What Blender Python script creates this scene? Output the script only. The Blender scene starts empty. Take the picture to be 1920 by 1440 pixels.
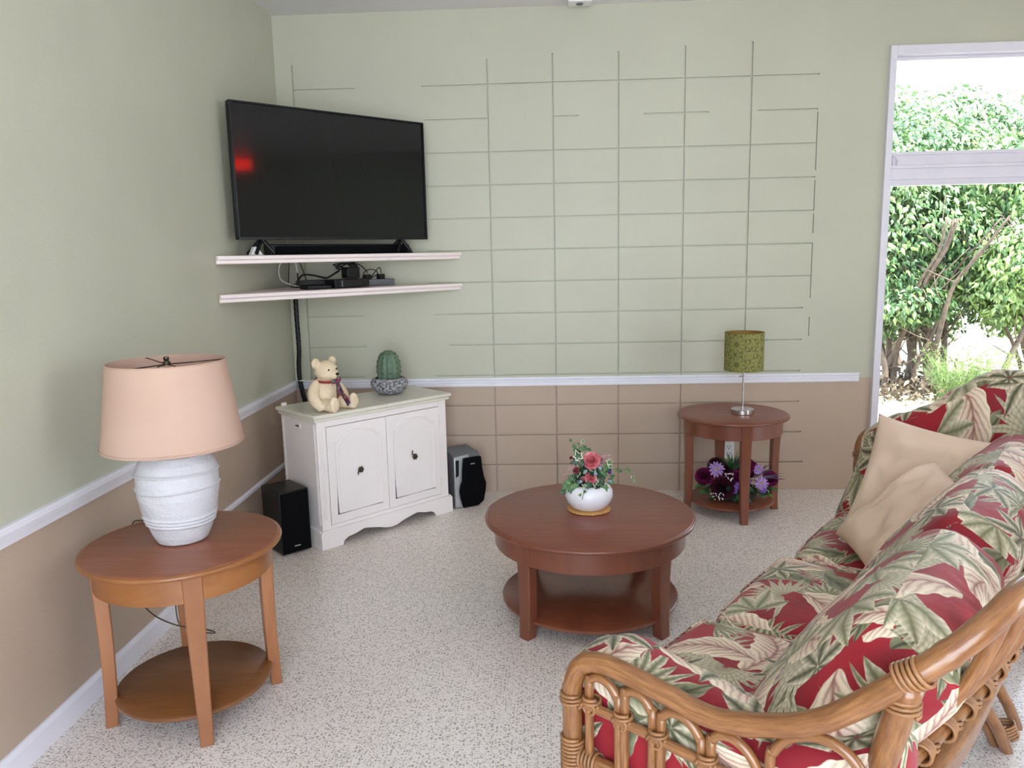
import bpy, bmesh, math, random
from math import sin, cos, pi, radians, sqrt, atan2, exp
from mathutils import Vector, Matrix, noise
SC = bpy.context.scene
C = SC.collection
rnd = random.Random(7)

# ------------------------------------------------------------------ helpers
def link(o, parent=None):
    C.objects.link(o)
    if parent: o.parent = parent
    return o
def tag(o, label=None, cat=None, group=None, kind=None):
    if label: o['label'] = label
    if cat: o['category'] = cat
    if group: o['group'] = group
    if kind: o['kind'] = kind
    return o
def empty(name, loc, label=None, cat=None, group=None):
    o = bpy.data.objects.new(name, None); o.empty_display_size = .05
    o.location = loc; link(o); return tag(o, label, cat, group)

class MB:
    """collects geometry for one mesh"""
    def __init__(s, org=(0, 0, 0)):
        s.v = []; s.f = []; s.uv = []; s.mi = []; s.org = Vector(org)
    def add(s, vs, fs, uvs=None, mi=0):
        b = len(s.v); s.v += [Vector(p) for p in vs]
        for i, f in enumerate(fs):
            s.f.append(tuple(b + k for k in f)); s.mi.append(mi)
            s.uv.append(uvs[i] if uvs else None)
        return s
    def box(s, c, d, rz=0, mi=0, M=None):
        R = M if M is not None else Matrix.Rotation(rz, 3, 'Z'); c = Vector(c)
        vs = [c + R @ Vector((x * d[0] / 2, y * d[1] / 2, z * d[2] / 2)) for x in (-1, 1) for y in (-1, 1) for z in (-1, 1)]
        return s.add(vs, [(0, 1, 3, 2), (4, 6, 7, 5), (0, 4, 5, 1), (2, 3, 7, 6), (0, 2, 6, 4), (1, 5, 7, 3)], mi=mi)
    def tube(s, pts, r, n=10, closed=False, cap=True, mi=0):
        pts = [Vector(p) for p in pts]; N = len(pts); rr = r if isinstance(r, (list, tuple)) else [r] * N
        T = []
        for i in range(N):
            a = pts[(i - 1) % N] if (closed or i > 0) else pts[i]
            b = pts[(i + 1) % N] if (closed or i < N - 1) else pts[i]
            t = (b - a); T.append(t.normalized() if t.length > 1e-9 else Vector((0, 0, 1)))
        up = Vector((0, 0, 1)) if abs(T[0].z) < .9 else Vector((1, 0, 0))
        nrm = (up - T[0] * up.dot(T[0])).normalized(); vs = []; L = 0; ls = []
        for i in range(N):
            nrm = (nrm - T[i] * nrm.dot(T[i])).normalized(); bi = T[i].cross(nrm)
            if i: L += (pts[i] - pts[i - 1]).length
            ls.append(L)
            for k in range(n):
                a = 2 * pi * k / n; vs.append(pts[i] + (nrm * cos(a) + bi * sin(a)) * rr[i])
        fs = []; uvs = []
        M_ = N if closed else N - 1
        for i in range(M_):
            j = (i + 1) % N
            for k in range(n):
                k2 = (k + 1) % n; fs.append((i * n + k, i * n + k2, j * n + k2, j * n + k))
                l2 = ls[j] if j else L
                uvs.append([(k / n * .1, ls[i]), ((k + 1) / n * .1, ls[i]), ((k + 1) / n * .1, l2), (k / n * .1, l2)])
        if cap and not closed:
            fs += [tuple(range(n))[::-1], tuple((N - 1) * n + k for k in range(n))]; uvs += [None, None]
        return s.add(vs, fs, uvs, mi)
    def lathe(s, prof, n=48, c=(0, 0, 0), mi=0, fn=None):
        c = Vector(c); vs = []; N = len(prof)
        for (r, z) in prof:
            for k in range(n):
                a = 2 * pi * k / n; q = r
                if fn: q = fn(r, z, a)
                vs.append(c + Vector((q * cos(a), q * sin(a), z)))
        fs = [(i * n + k, i * n + (k + 1) % n, (i + 1) * n + (k + 1) % n, (i + 1) * n + k) for i in range(N - 1) for k in range(n)]
        return s.add(vs, fs, mi=mi)
    def blob(s, c, r, R=None, nu=20, nv=12, mi=0):
        c = Vector(c); vs = []; R = R or Matrix.Identity(3)
        r = (r, r, r) if not isinstance(r, (tuple, list)) else r
        for i in range(nv + 1):
            t = pi * i / nv
            for k in range(nu):
                a = 2 * pi * k / nu
                vs.append(c + R @ Vector((r[0] * sin(t) * cos(a), r[1] * sin(t) * sin(a), r[2] * cos(t))))
        fs = [(i * nu + k, (i + 1) * nu + k, (i + 1) * nu + (k + 1) % nu, i * nu + (k + 1) % nu) for i in range(nv) for k in range(nu)]
        return s.add(vs, fs, mi=mi)
    def prism(s, poly, z0, z1, M=None, mi=0):
        """polygon (x, y) extruded in z, optional 4x4 matrix"""
        n = len(poly); M = M or Matrix.Identity(4)
        vs = [M @ Vector((x, y, z)) for z in (z0, z1) for x, y in poly]
        fs = [tuple(range(n))[::-1], tuple(range(n, 2 * n))] + [(i, (i + 1) % n, n + (i + 1) % n, n + i) for i in range(n)]
        return s.add(vs, fs, mi=mi)
    def build(s, name, mat, parent=None, smooth=None, bevel=None, weld=False, loc=None):
        me = bpy.data.meshes.new(name); off = s.org
        me.from_pydata([tuple(p - off) for p in s.v], [], s.f)
        mats = mat if isinstance(mat, (list, tuple)) else [mat]
        for m in mats: me.materials.append(m)
        me.polygons.foreach_set('material_index', s.mi)
        if any(s.uv):
            ul = me.uv_layers.new(name='UVMap')
            for p, u in zip(me.polygons, s.uv):
                if u:
                    for li, q in zip(p.loop_indices, u): ul.data[li].uv = q
        bm = bmesh.new(); bm.from_mesh(me)
        if weld: bmesh.ops.remove_doubles(bm, verts=bm.verts, dist=1e-5)
        bmesh.ops.recalc_face_normals(bm, faces=bm.faces)
        bm.to_mesh(me); bm.free()
        if smooth is not None:
            me.polygons.foreach_set('use_smooth', [True] * len(me.polygons))
            if smooth < 180: me.set_sharp_from_angle(angle=radians(smooth))
        o = bpy.data.objects.new(name, me); link(o, parent)
        if parent is None: o.location = off
        else: o.location = off - Vector(parent_origin(parent))
        if bevel:
            b = o.modifiers.new('bevel', 'BEVEL'); b.width = bevel; b.segments = 2; b.limit_method = 'ANGLE'; b.angle_limit = radians(40)
            if smooth is None:
                me.polygons.foreach_set('use_smooth', [True] * len(me.polygons)); me.set_sharp_from_angle(angle=radians(40))
        return o
def parent_origin(p):
    v = Vector(p.location)
    while p.parent: p = p.parent; v = v + p.location
    return v
def W(root): return MB(parent_origin(root))      # world-coordinate builder whose origin sits at its root

# ------------------------------------------------------------------ node DSL
class N:
    def __init__(s, nt, sock): s.nt = nt; s.s = sock
    def _m(s, op, *a):
        n = s.nt.nodes.new('ShaderNodeMath'); n.operation = op
        for i, x in enumerate((s,) + a):
            if isinstance(x, N): s.nt.links.new(x.s, n.inputs[i])
            else: n.inputs[i].default_value = x
        return N(s.nt, n.outputs[0])
    def __add__(s, o): return s._m('ADD', o)
    __radd__ = __add__
    def __sub__(s, o): return s._m('SUBTRACT', o)
    def __rsub__(s, o): return (s * -1.0) + o
    def __mul__(s, o): return s._m('MULTIPLY', o)
    __rmul__ = __mul__
    def __truediv__(s, o): return s._m('DIVIDE', o)
    def lt(s, o): return s._m('LESS_THAN', o)
    def gt(s, o): return s._m('GREATER_THAN', o)
    def mx(s, o): return s._m('MAXIMUM', o)
    def mn(s, o): return s._m('MINIMUM', o)
    def sin(s): return s._m('SINE')
    def cos(s): return s._m('COSINE')
    def abs(s): return s._m('ABSOLUTE')
    def sqrt(s): return s._m('SQRT')
    def pw(s, e): return s._m('POWER', e)
    def mod(s, o): return s._m('FLOORED_MODULO', o)
    def floor(s): return s._m('FLOOR')
    def at2(s, o): return s._m('ARCTAN2', o)
    def clamp(s):
        r = s._m('ADD', 0.0); r.s.node.use_clamp = True; return r
    def ss(s, a, b):
        n = s.nt.nodes.new('ShaderNodeMapRange'); n.interpolation_type = 'SMOOTHSTEP'
        s.nt.links.new(s.s, n.inputs[0]); n.inputs[1].default_value = a; n.inputs[2].default_value = b
        return N(s.nt, n.outputs[0])
def mixc(nt, f, a, b):
    n = nt.nodes.new('ShaderNodeMix'); n.data_type = 'RGBA'; n.clamp_factor = True
    if isinstance(f, N): nt.links.new(f.s, n.inputs[0])
    else: n.inputs[0].default_value = f
    for i, x in ((6, a), (7, b)):
        if isinstance(x, N): nt.links.new(x.s, n.inputs[i])
        else: n.inputs[i].default_value = tuple(x) + (1,)
    return N(nt, n.outputs[2])
def lin(r, g, b):
    f = lambda c: (c / 255 / 12.92) if c / 255 <= .04045 else ((c / 255 + .055) / 1.055) ** 2.4
    return (f(r), f(g), f(b))
def newmat(name):
    m = bpy.data.materials.new(name); m.use_nodes = True; nt = m.node_tree
    return m, nt, nt.nodes['Principled BSDF']
def coords(nt, kind='Object', scale=(1, 1, 1)):
    tc = nt.nodes.new('ShaderNodeTexCoord'); mp = nt.nodes.new('ShaderNodeMapping')
    nt.links.new(tc.outputs[kind], mp.inputs[0]); mp.inputs['Scale'].default_value = scale
    return mp.outputs[0]
def noise_n(nt, vec, scale, detail=3, rough=.5, dist=0):
    n = nt.nodes.new('ShaderNodeTexNoise'); nt.links.new(vec, n.inputs['Vector'])
    n.inputs['Scale'].default_value = scale; n.inputs['Detail'].default_value = detail
    n.inputs['Roughness'].default_value = rough; n.inputs['Distortion'].default_value = dist
    return N(nt, n.outputs[0])
def bump(nt, bs, h, strength=.3, dist=.01, chain=None):
    b = nt.nodes.new('ShaderNodeBump'); b.inputs['Strength'].default_value = strength; b.inputs['Distance'].default_value = dist
    nt.links.new(h.s, b.inputs['Height'])
    if chain: nt.links.new(chain.outputs[0], b.inputs['Normal'])
    nt.links.new(b.outputs[0], bs.inputs['Normal']); return b
def plain(name, col, rough=.5, metal=0, var=.06, vscale=6, bmp=0, bscale=60, spec=.5, coat=0):
    m, nt, bs = newmat(name); v = coords(nt)
    n = noise_n(nt, v, vscale, 4)
    c = mixc(nt, n.ss(.3, .7), [x * (1 - var) for x in col], [min(1, x * (1 + var)) for x in col])
    nt.links.new(c.s, bs.inputs['Base Color']); bs.inputs['Roughness'].default_value = rough
    bs.inputs['Metallic'].default_value = metal; bs.inputs['Specular IOR Level'].default_value = spec
    bs.inputs['Coat Weight'].default_value = coat
    if bmp: bump(nt, bs, noise_n(nt, v, bscale, 4), bmp, .004)
    return m
def wood(name, a, b, rough=.3, scale=(1, 1, 1), spec=.5, coat=.3):
    m, nt, bs = newmat(name); v = coords(nt, 'Object', scale)
    n = noise_n(nt, v, 7, 6, .6, .6); n2 = noise_n(nt, v, 1.7, 2)
    c = mixc(nt, n.ss(.35, .68), a, b)
    c = mixc(nt, n2.ss(.4, .65) * .35, c, [x * .78 for x in a])
    nt.links.new(c.s, bs.inputs['Base Color']); bs.inputs['Roughness'].default_value = rough
    bs.inputs['Specular IOR Level'].default_value = spec
    bs.inputs['Coat Weight'].default_value = coat; bs.inputs['Coat Roughness'].default_value = .25
    bump(nt, bs, n, .06, .003)
    return m

# ------------------------------------------------------------------ materials
GREEN = lin(187, 186, 168); TAN = lin(184, 163, 145)
def paint(name, col):
    m, nt, bs = newmat(name); v = coords(nt)
    n = noise_n(nt, v, 2.2, 4); c = mixc(nt, n.ss(.3, .7), [x * .975 for x in col], [x * 1.02 for x in col])
    nt.links.new(c.s, bs.inputs['Base Color']); bs.inputs['Roughness'].default_value = .42; bs.inputs['Specular IOR Level'].default_value = .35
    b1 = bump(nt, bs, noise_n(nt, v, 4, 4), .25, .02)
    bump(nt, bs, noise_n(nt, v, 90, 3), .15, .003, b1)
    return m
M_green = paint('green_paint', GREEN); M_tan = paint('tan_paint', TAN)
M_ceil = paint('ceiling_paint', lin(226, 222, 224))
M_trim = plain('white_trim_paint', lin(232, 230, 238), .35, var=.02)
M_frame = plain('window_frame_paint', lin(222, 218, 228), .35, var=.03)
M_shelf = plain('shelf_paint', lin(240, 226, 224), .4, var=.02)
M_cab = plain('cabinet_paint', lin(240, 231, 228), .34, var=.025, vscale=3)
M_cabtop = plain('cabinet_top_paint', lin(222, 216, 202), .22, var=.03)
M_black = plain('black_plastic', (.005, .005, .006), .35, spec=.3)
M_blackm = plain('black_cloth', (.003, .003, .0035), .9, spec=.1, bmp=.3, bscale=300)
M_grey = plain('grey_plastic', (.13, .135, .15), .45)
M_silver = plain('silver_plastic', (.5, .51, .53), .35, metal=.6)
M_steel = plain('brushed_steel', (.62, .6, .58), .25, metal=1, var=.1)
M_brass = plain('old_brass', (.09, .075, .055), .4, metal=.9, var=.4, vscale=90)
M_white = plain('white_plastic', (.8, .8, .78), .4)
M_ceramic = plain('white_glaze', (.84, .82, .86), .22, var=.01)
M_cork = plain('cork_mat', lin(200, 150, 90), .8, var=.2, vscale=80)
M_cordm = plain('brown_cord', lin(70, 60, 40), .6)
M_soil = plain('dark_soil', (.03, .022, .015), .9, var=.4, vscale=80, bmp=.5)
WR = wood('cherry_wood', lin(114, 60, 41), lin(132, 74, 50), .34, (1, 1, .25))
WRT = wood('cherry_table_top', lin(122, 62, 46), lin(136, 74, 55), .36, (.5, 5, 1), coat=.15)
WO = wood('honey_wood', lin(148, 92, 56), lin(168, 110, 70), .36, (1, 1, .25))
WOA = wood('honey_apron_wood', lin(140, 86, 42), lin(160, 102, 56), .34, (.6, .6, 1.5))
WOT = wood('honey_table_top', lin(136, 80, 56), lin(150, 92, 66), .36, (.5, 5, 1), coat=.15)
WOS = wood('honey_shelf_wood', lin(118, 72, 38), lin(132, 84, 46), .35, (.5, 3, 1))

def mat_screen():
    m, nt, bs = newmat('tv_screen'); bs.inputs['Base Color'].default_value = (.008, .009, .009, 1)
    v = coords(nt); n = noise_n(nt, v, 3, 2)
    r = n * .015 + .05; nt.links.new(r.s, bs.inputs['Roughness']); bs.inputs['Specular IOR Level'].default_value = .3
    return m
M_screen = mat_screen()

def mat_floor():
    m, nt, bs = newmat('terrazzo'); v = coords(nt)
    base = mixc(nt, noise_n(nt, v, 1.5, 3).ss(.3, .7), lin(234, 222, 214), lin(240, 230, 223))
    c = base
    for sc, thr, dk, seed in ((75, .20, lin(96, 84, 74), 0), (120, .23, lin(150, 136, 118), 3), (95, .19, lin(70, 68, 70), 7), (60, .20, lin(222, 216, 205), 11), (170, .24, lin(120, 104, 90), 15)):
        mp = nt.nodes.new('ShaderNodeMapping'); nt.links.new(v, mp.inputs[0]); mp.inputs['Location'].default_value = (seed, seed * .7, 0)
        vo = nt.nodes.new('ShaderNodeTexVoronoi'); vo.voronoi_dimensions = '2D'; nt.links.new(mp.outputs[0], vo.inputs['Vector']); vo.inputs['Scale'].default_value = sc
        wob = noise_n(nt, mp.outputs[0], sc * 2.2, 2)
        d = N(nt, vo.outputs['Distance']) + wob * .25 - .125
        sep = nt.nodes.new('ShaderNodeSeparateColor'); nt.links.new(vo.outputs['Color'], sep.inputs[0])
        rr = N(nt, sep.outputs[0]); big = N(nt, sep.outputs[1]) * .12 + thr
        mk = (big - d).ss(-.02, .03) * rr.gt(.72)
        c = mixc(nt, mk * .62, c, dk)
    nt.links.new(c.s, bs.inputs['Base Color'])
    rg = noise_n(nt, v, 2.5, 4) * .14 + .30
    nt.links.new(rg.s, bs.inputs['Roughness']); bs.inputs['Specular IOR Level'].default_value = .5
    bump(nt, bs, noise_n(nt, v, 3, 3), .04, .02)
    return m
M_floor = mat_floor()

def mat_floral():
    m, nt, bs = newmat('tropical_floral_fabric')
    tc = nt.nodes.new('ShaderNodeTexCoord'); uv = tc.outputs['UV']
    # gentle distortion so that outlines look hand drawn
    nz = nt.nodes.new('ShaderNodeTexNoise'); nt.links.new(uv, nz.inputs['Vector']); nz.inputs['Scale'].default_value = 14; nz.inputs['Detail'].default_value = 2
    sb = nt.nodes.new('ShaderNodeVectorMath'); sb.operation = 'SUBTRACT'; nt.links.new(nz.outputs['Color'], sb.inputs[0]); sb.inputs[1].default_value = (.5, .5, .5)
    sm = nt.nodes.new('ShaderNodeVectorMath'); sm.operation = 'SCALE'; nt.links.new(sb.outputs[0], sm.inputs[0]); sm.inputs['Scale'].default_value = .018
    ad = nt.nodes.new('ShaderNodeVectorMath'); ad.operation = 'ADD'; nt.links.new(uv, ad.inputs[0]); nt.links.new(sm.outputs[0], ad.inputs[1])
    base = ad.outputs[0]
    def cell(scale, off, rness):
        mp = nt.nodes.new('ShaderNodeMapping'); nt.links.new(base, mp.inputs[0]); mp.inputs['Scale'].default_value = (scale, scale, 1); mp.inputs['Location'].default_value = (off, off * 1.7, 0)
        mp.inputs['Rotation'].default_value = (0, 0, off * .37)
        vo = nt.nodes.new('ShaderNodeTexVoronoi'); vo.voronoi_dimensions = '2D'; nt.links.new(mp.outputs[0], vo.inputs['Vector']); vo.inputs['Scale'].default_value = 1; vo.inputs['Randomness'].default_value = rness
        d = nt.nodes.new('ShaderNodeVectorMath'); d.operation = 'SUBTRACT'; nt.links.new(mp.outputs[0], d.inputs[0]); nt.links.new(vo.outputs['Position'], d.inputs[1])
        sx = nt.nodes.new('ShaderNodeSeparateXYZ'); nt.links.new(d.outputs[0], sx.inputs[0])
        sc = nt.nodes.new('ShaderNodeSeparateColor'); nt.links.new(vo.outputs['Color'], sc.inputs[0])
        return N(nt, sx.outputs[0]), N(nt, sx.outputs[1]), [N(nt, sc.outputs[i]) for i in range(3)]
    def rot(x, y, a):
        c_, s_ = a.cos(), a.sin(); return x * c_ + y * s_, y * c_ - x * s_
    red = lin(152, 26, 38); red2 = lin(130, 20, 32)
    col = mixc(nt, noise_n(nt, base, 5, 2).ss(.35, .65), red, red2)
    cream = lin(236, 220, 192); crm2 = lin(206, 170, 150); pink = lin(132, 84, 76); olive = lin(100, 98, 66); sage = lin(140, 138, 106); dk = lin(60, 60, 42)
    def fan(col, scale, off, k, span, R, wid, c_in, c_out, vein, rness=.75, keep=1.0, stem=0):
        x, y, r = cell(scale, off, rness)
        th = (y.at2(x) + r[0] * 6.283).mod(6.2832)
        rad = (x * x + y * y).sqrt(); step = span / k
        idx = (th / step).floor(); la = th - (idx + .5) * step
        lx = rad * la.cos(); ly = (rad * la.sin()).abs()
        Rk = (idx * 2.4 + r[1] * 6).sin() * (R * .16) + R          # lobes of unequal length
        t = (lx / Rk).clamp()
        hw = (t * pi).sin() * wid * (1.25 - t * .5)
        mk = (hw - ly).ss(0, .012 * scale / 4) * th.lt(span) * r[2].lt(keep)
        e = (ly / (hw + .0001)).clamp()
        st = ((lx * 95 / scale * 4 - ly * 60 / scale * 4) * 1.0).sin() * .5 + .5
        c = mixc(nt, e.pw(1.4), c_in, c_out)
        c = mixc(nt, st * .28, c, vein)
        c = mixc(nt, (1 - (ly * (160 / scale * 4 / 4)).clamp()) * .7, c, vein)
        return mixc(nt, mk, col, c)
    nzb = noise_n(nt, base, 26, 3)
    def blade(col, scale, off, L, Wd, tip, mid, vein, rness=.6, keep=1.0, freq=70):
        x0, y0, r = cell(scale, off, rness); x, y = rot(x0, y0, r[0] * 6.283)
        y = y + x * x * 1.1 - .06
        t = x / L; ay = y.abs()
        hw = (1 - t * t).mx(0) .pw(.7) * Wd * (1 - t * .28) * (((x * 42).sin()) * .05 + 1)
        mk = (hw - ay).ss(0, .014) * r[2].lt(keep)
        e = (ay / (hw + .0001)).clamp()
        st = ((x + ay * -1.3) * freq + nzb * 7.0).sin() * .5 + .5
        c = mixc(nt, e.pw(.8), mid, tip)
        c = mixc(nt, st.pw(2.0) * (1 - e * .6) * .75, c, vein)
        c = mixc(nt, (1 - (ay * 45).clamp()) * .85, c, vein)
        c = mixc(nt, (e.ss(.86, .97)) * .6, c, cream)
        return mixc(nt, mk, col, c)
    col = fan(col, 3.4, 31.3, 13, 3.6, .52, .042, sage, cream, olive, keep=.85)
    col = blade(col, 3.6, 17.7, .5, .17, sage, olive, dk, keep=.85, freq=38)
    col = fan(col, 3.3, 5.2, 15, 3.9, .5, .036, cream, sage, olive, keep=.7)
    col = blade(col, 3.2, 2.9, .47, .23, cream, crm2, pink, keep=.78)
    col = fan(col, 3.9, 44.1, 7, 6.2832, .44, .085, olive, cream, dk, keep=.66)
    col = blade(col, 3.1, 60.4, .44, .2, cream, crm2, pink, keep=.55)
    col = fan(col, 3.7, 71.9, 5, 3.5, .5, .11, sage, cream, olive, keep=.42)
    nt.links.new(col.s, bs.inputs['Base Color']); bs.inputs['Roughness'].default_value = .62; bs.inputs['Specular IOR Level'].default_value = .3
    bs.inputs['Sheen Weight'].default_value = .12
    w = noise_n(nt, coords(nt, 'Object', (1, 1, 1)), 9, 3, .5, 1.2)
    bump(nt, bs, w, .35, .012)
    return m
M_floral = mat_floral()
def mat_fabric(name, a, b, rough=.85, bs_=500, tr=0):
    m, nt, bs = newmat(name); v = coords(nt)
    c = mixc(nt, noise_n(nt, v, 5, 4).ss(.3, .7), a, b)
    nt.links.new(c.s, bs.inputs['Base Color']); bs.inputs['Roughness'].default_value = rough; bs.inputs['Specular IOR Level'].default_value = .2
    b1 = bump(nt, bs, noise_n(nt, v, 7, 3, .5, .8), .3, .012)
    bump(nt, bs, noise_n(nt, v, bs_, 2), .1, .001, b1)
    if tr:
        t = nt.nodes.new('ShaderNodeBsdfTranslucent'); nt.links.new(c.s, t.inputs[0]); mx = nt.nodes.new('ShaderNodeMixShader'); mx.inputs[0].default_value = tr
        out = nt.nodes['Material Output']; nt.links.new(bs.outputs[0], mx.inputs[1]); nt.links.new(t.outputs[0], mx.inputs[2]); nt.links.new(mx.outputs[0], out.inputs[0])
    return m
M_beige = mat_fabric('beige_pillow_cloth', lin(214, 187, 164), lin(222, 197, 174))
M_shade = mat_fabric('peach_lampshade_cloth', lin(206, 172, 154), lin(211, 178, 160), .8, 900, .18)
M_fur = mat_fabric('cream_plush', lin(226, 204, 172), lin(238, 220, 192), .95, 260)
def mat_rattan():
    m, nt, bs = newmat('rattan_cane'); v = coords(nt, 'Object', (1, 1, 1))
    tc = nt.nodes.new('ShaderNodeTexCoord'); mp = nt.nodes.new('ShaderNodeMapping'); nt.links.new(tc.outputs['UV'], mp.inputs[0]); mp.inputs['Scale'].default_value = (60, 5, 1)
    g = noise_n(nt, mp.outputs[0], 3, 4, .6); n2 = noise_n(nt, v, 6, 3)
    c = mixc(nt, g.ss(.3, .7), lin(120, 74, 40), lin(156, 106, 62)); c = mixc(nt, n2.ss(.45, .7) * .5, c, lin(112, 66, 34))
    nt.links.new(c.s, bs.inputs['Base Color']); bs.inputs['Roughness'].default_value = .3; bs.inputs['Coat Weight'].default_value = .4; bs.inputs['Coat Roughness'].default_value = .15
    bump(nt, bs, g, .1, .003)
    return m
M_rattan = mat_rattan()
M_wrap = plain('cane_wrapping', lin(150, 104, 66), .4, var=.18, vscale=40)
def mat_leaf(name, a, b, rough=.45, tr=.3, vs=3.0):
    m, nt, bs = newmat(name); v = coords(nt)
    c = mixc(nt, noise_n(nt, v, vs, 3).ss(.35, .65), a, b)
    nt.links.new(c.s, bs.inputs['Base Color']); bs.inputs['Roughness'].default_value = rough
    t = nt.nodes.new('ShaderNodeBsdfTranslucent'); nt.links.new(c.s, t.inputs[0]); mx = nt.nodes.new('ShaderNodeMixShader'); mx.inputs[0].default_value = tr
    out = nt.nodes['Material Output']; nt.links.new(bs.outputs[0], mx.inputs[1]); nt.links.new(t.outputs[0], mx.inputs[2]); nt.links.new(mx.outputs[0], out.inputs[0])
    return m

# ------------------------------------------------------------------ camera
cam = bpy.data.cameras.new('camera'); co = bpy.data.objects.new('camera', cam); C.objects.link(co)
cam.sensor_fit = 'HORIZONTAL'; cam.sensor_width = 36; cam.lens = 36 * 1444.48 / 1920; cam.clip_start = .05
_p, _y, _r = .16392, .04558, .02159
R3 = Matrix.Rotation(_y, 3, 'Z') @ Matrix.Rotation(-_p, 3, 'X') @ Matrix.Rotation(_r, 3, 'Y')
B3 = R3 @ Matrix(((1, 0, 0), (0, 0, -1), (0, 1, 0)))     # camera looks along its -Z
co.matrix_world = Matrix.Translation((1.67588, -5.02207, 1.57045)) @ B3.to_4x4()
SC.camera = co

# ------------------------------------------------------------------ room
CZ = 3.074; RX = 7.4; RY = -6.6; RAILZ = .75
def struct(mb, name, mat, **k): return tag(mb.build(name, mat, **k), kind='structure')
mb = MB(); mb.box((RX / 2, RY / 2, -.05), (RX + .4, -RY + .4, .1)); struct(mb, 'floor', M_floor)
mb = MB(); mb.box((RX / 2, RY / 2, CZ + .08), (RX + .6, -RY + .6, .16)); struct(mb, 'ceiling', M_ceil)
mb = MB()
mb.box((-.1, RY / 2, (CZ + RAILZ) / 2), (.2, -RY + .4, CZ - RAILZ), mi=0); mb.box((-.1, RY / 2, RAILZ / 2), (.2, -RY + .4, RAILZ), mi=1)
struct(mb, 'wall_left', [M_green, M_tan])

def back_wall():
    G = .0047; D = .0125
    X = {i: 1.333 + (i - 1) * .4064 for i in range(1, 7)}; X[0] = .110
    Z = lambda r: .8012 + .2032 * r
    grooves = []   # x0, x1, z0, z1
    def jog(): return rnd.uniform(-.0012, .0012)
    for i in range(1, 6):
        top = {1: 2.78, 2: 2.80, 3: 2.80, 4: 2.82, 5: 2.83}[i]; bot = .0 if i <= 3 else (.62 if i == 5 else 0.0)
        grooves.append((X[i] - G, X[i] + G, bot, top))
    grooves.append((X[0] - G, X[0] + G, .76, 2.78))
    for (a, b) in ((5, 5.9), (4.3, 4.9), (2.3, 4), (1.1, 1.7), (6.2, 7.9)):
        grooves.append((X[6] - G * .6, X[6] + G * .6, Z(a), Z(b)))
    for r in range(-3, 10):
        if r == 8:
            segs = [(.93, 1.333), (1.74, 1.90), (2.3, 2.70), (3.0, 3.365)]
        elif r in (0, 1, 2): segs = [(.95 if r != 1 else 1.04, 3.32)]
        elif r in (-1, -2, -3): segs = [(.55, 3.30 - .02 * r)]
        else: segs = [(.92, 3.365)]
        if r == 3: segs = [(.92, 3.365)]
        if r in (9, 2, 1, 0): segs.append((.115, {9: .50, 2: .48, 1: .49, 0: .47}[r]))
        for a, b in segs: grooves.append((a, b, Z(r) - G * .9, Z(r) + G * .9))
    WX0, WX1, WZ0, WZ1 = 3.80, 7.20, .28, 2.75
    xs = {0.0, RX, WX0, WX1}; zs = {0.0, CZ, RAILZ, WZ0, WZ1}
    for g in grooves: xs |= {round(g[0], 5), round(g[1], 5)}; zs |= {round(g[2], 5), round(g[3], 5)}
    for k in range(1, 33): xs.add(round(k * .22, 5))
    xs = sorted(xs); zs = sorted(zs)
    def state(x, z):
        if WX0 < x < WX1 and WZ0 < z < WZ1: return None
        for g in grooves:
            if g[0] < x < g[1] and g[2] < z < g[3]: return D
        return 0.0
    S = [[state((xs[i] + xs[i + 1]) / 2, (zs[j] + zs[j + 1]) / 2) for j in range(len(zs) - 1)] for i in range(len(xs) - 1)]
    mb = MB()
    for i in range(len(xs) - 1):
        for j in range(len(zs) - 1):
            s = S[i][j]; x0, x1, z0, z1 = xs[i], xs[i + 1], zs[j], zs[j + 1]
            if s is None: continue
            mi = 0 if z0 >= RAILZ - .001 else 1
            mb.add([(x0, s, z0), (x1, s, z0), (x1, s, z1), (x0, s, z1)], [(0, 1, 2, 3)], mi=mi)
            if i + 1 < len(xs) - 1 and S[i + 1][j] is not None and S[i + 1][j] != s:
                t = S[i + 1][j]; mb.add([(x1, s, z0), (x1, t, z0), (x1, t, z1), (x1, s, z1)], [(0, 1, 2, 3)], mi=mi)
            if j + 1 < len(zs) - 1 and S[i][j + 1] is not None and S[i][j + 1] != s:
                t = S[i][j + 1]; mb.add([(x0, s, z1), (x1, s, z1), (x1, t, z1), (x0, t, z1)], [(0, 1, 2, 3)], mi=mi)
    for (a, b, c, d) in ((-.2, WX0, 0, CZ), (WX1, RX + .2, 0, CZ), (WX0, WX1, 0, WZ0), (WX0, WX1, WZ1, CZ)):
        mb.box(((a + b) / 2, .118, (c + d) / 2), (b - a, .2, d - c), mi=0)
    me_o = mb.build('wall_back', [M_green, M_tan])
    return tag(me_o, kind='structure')
back_wall()

# trims
def rail_profile(mb, p0, p1, out, z0, z1, prof):
    """moulding from p0 to p1 (xy), profile list of (depth, t 0..1)"""
    p0 = Vector(p0); p1 = Vector(p1); out = Vector(out); n = len(prof); vs = []
    for p in (p0, p1):
        for d, t in prof: q = p + out * d; vs.append((q.x, q.y, z0 + (z1 - z0) * t))
    fs = [(i, (i + 1) % n, n + (i + 1) % n, n + i) for i in range(n)] + [tuple(range(n))[::-1], tuple(range(n, 2 * n))]
    mb.add(vs, fs)
P_back = [(0, 0), (.012, 0), (.012, .12), (.017, .16), (.017, .36), (.011, .42), (.016, .5), (.016, .62), (.010, .68), (.018, .78), (.018, 1), (0, 1)]
P_left = [(0, 0), (.012, .0), (.016, .25), (.022, .5), (.026, .7), (.026, .92), (.02, 1), (0, 1)]
mb = MB(); rail_profile(mb, (.035, 0), (3.692, 0), (0, -1), .727, .785, P_back); struct(mb, 'trim_1', M_trim)
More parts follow.
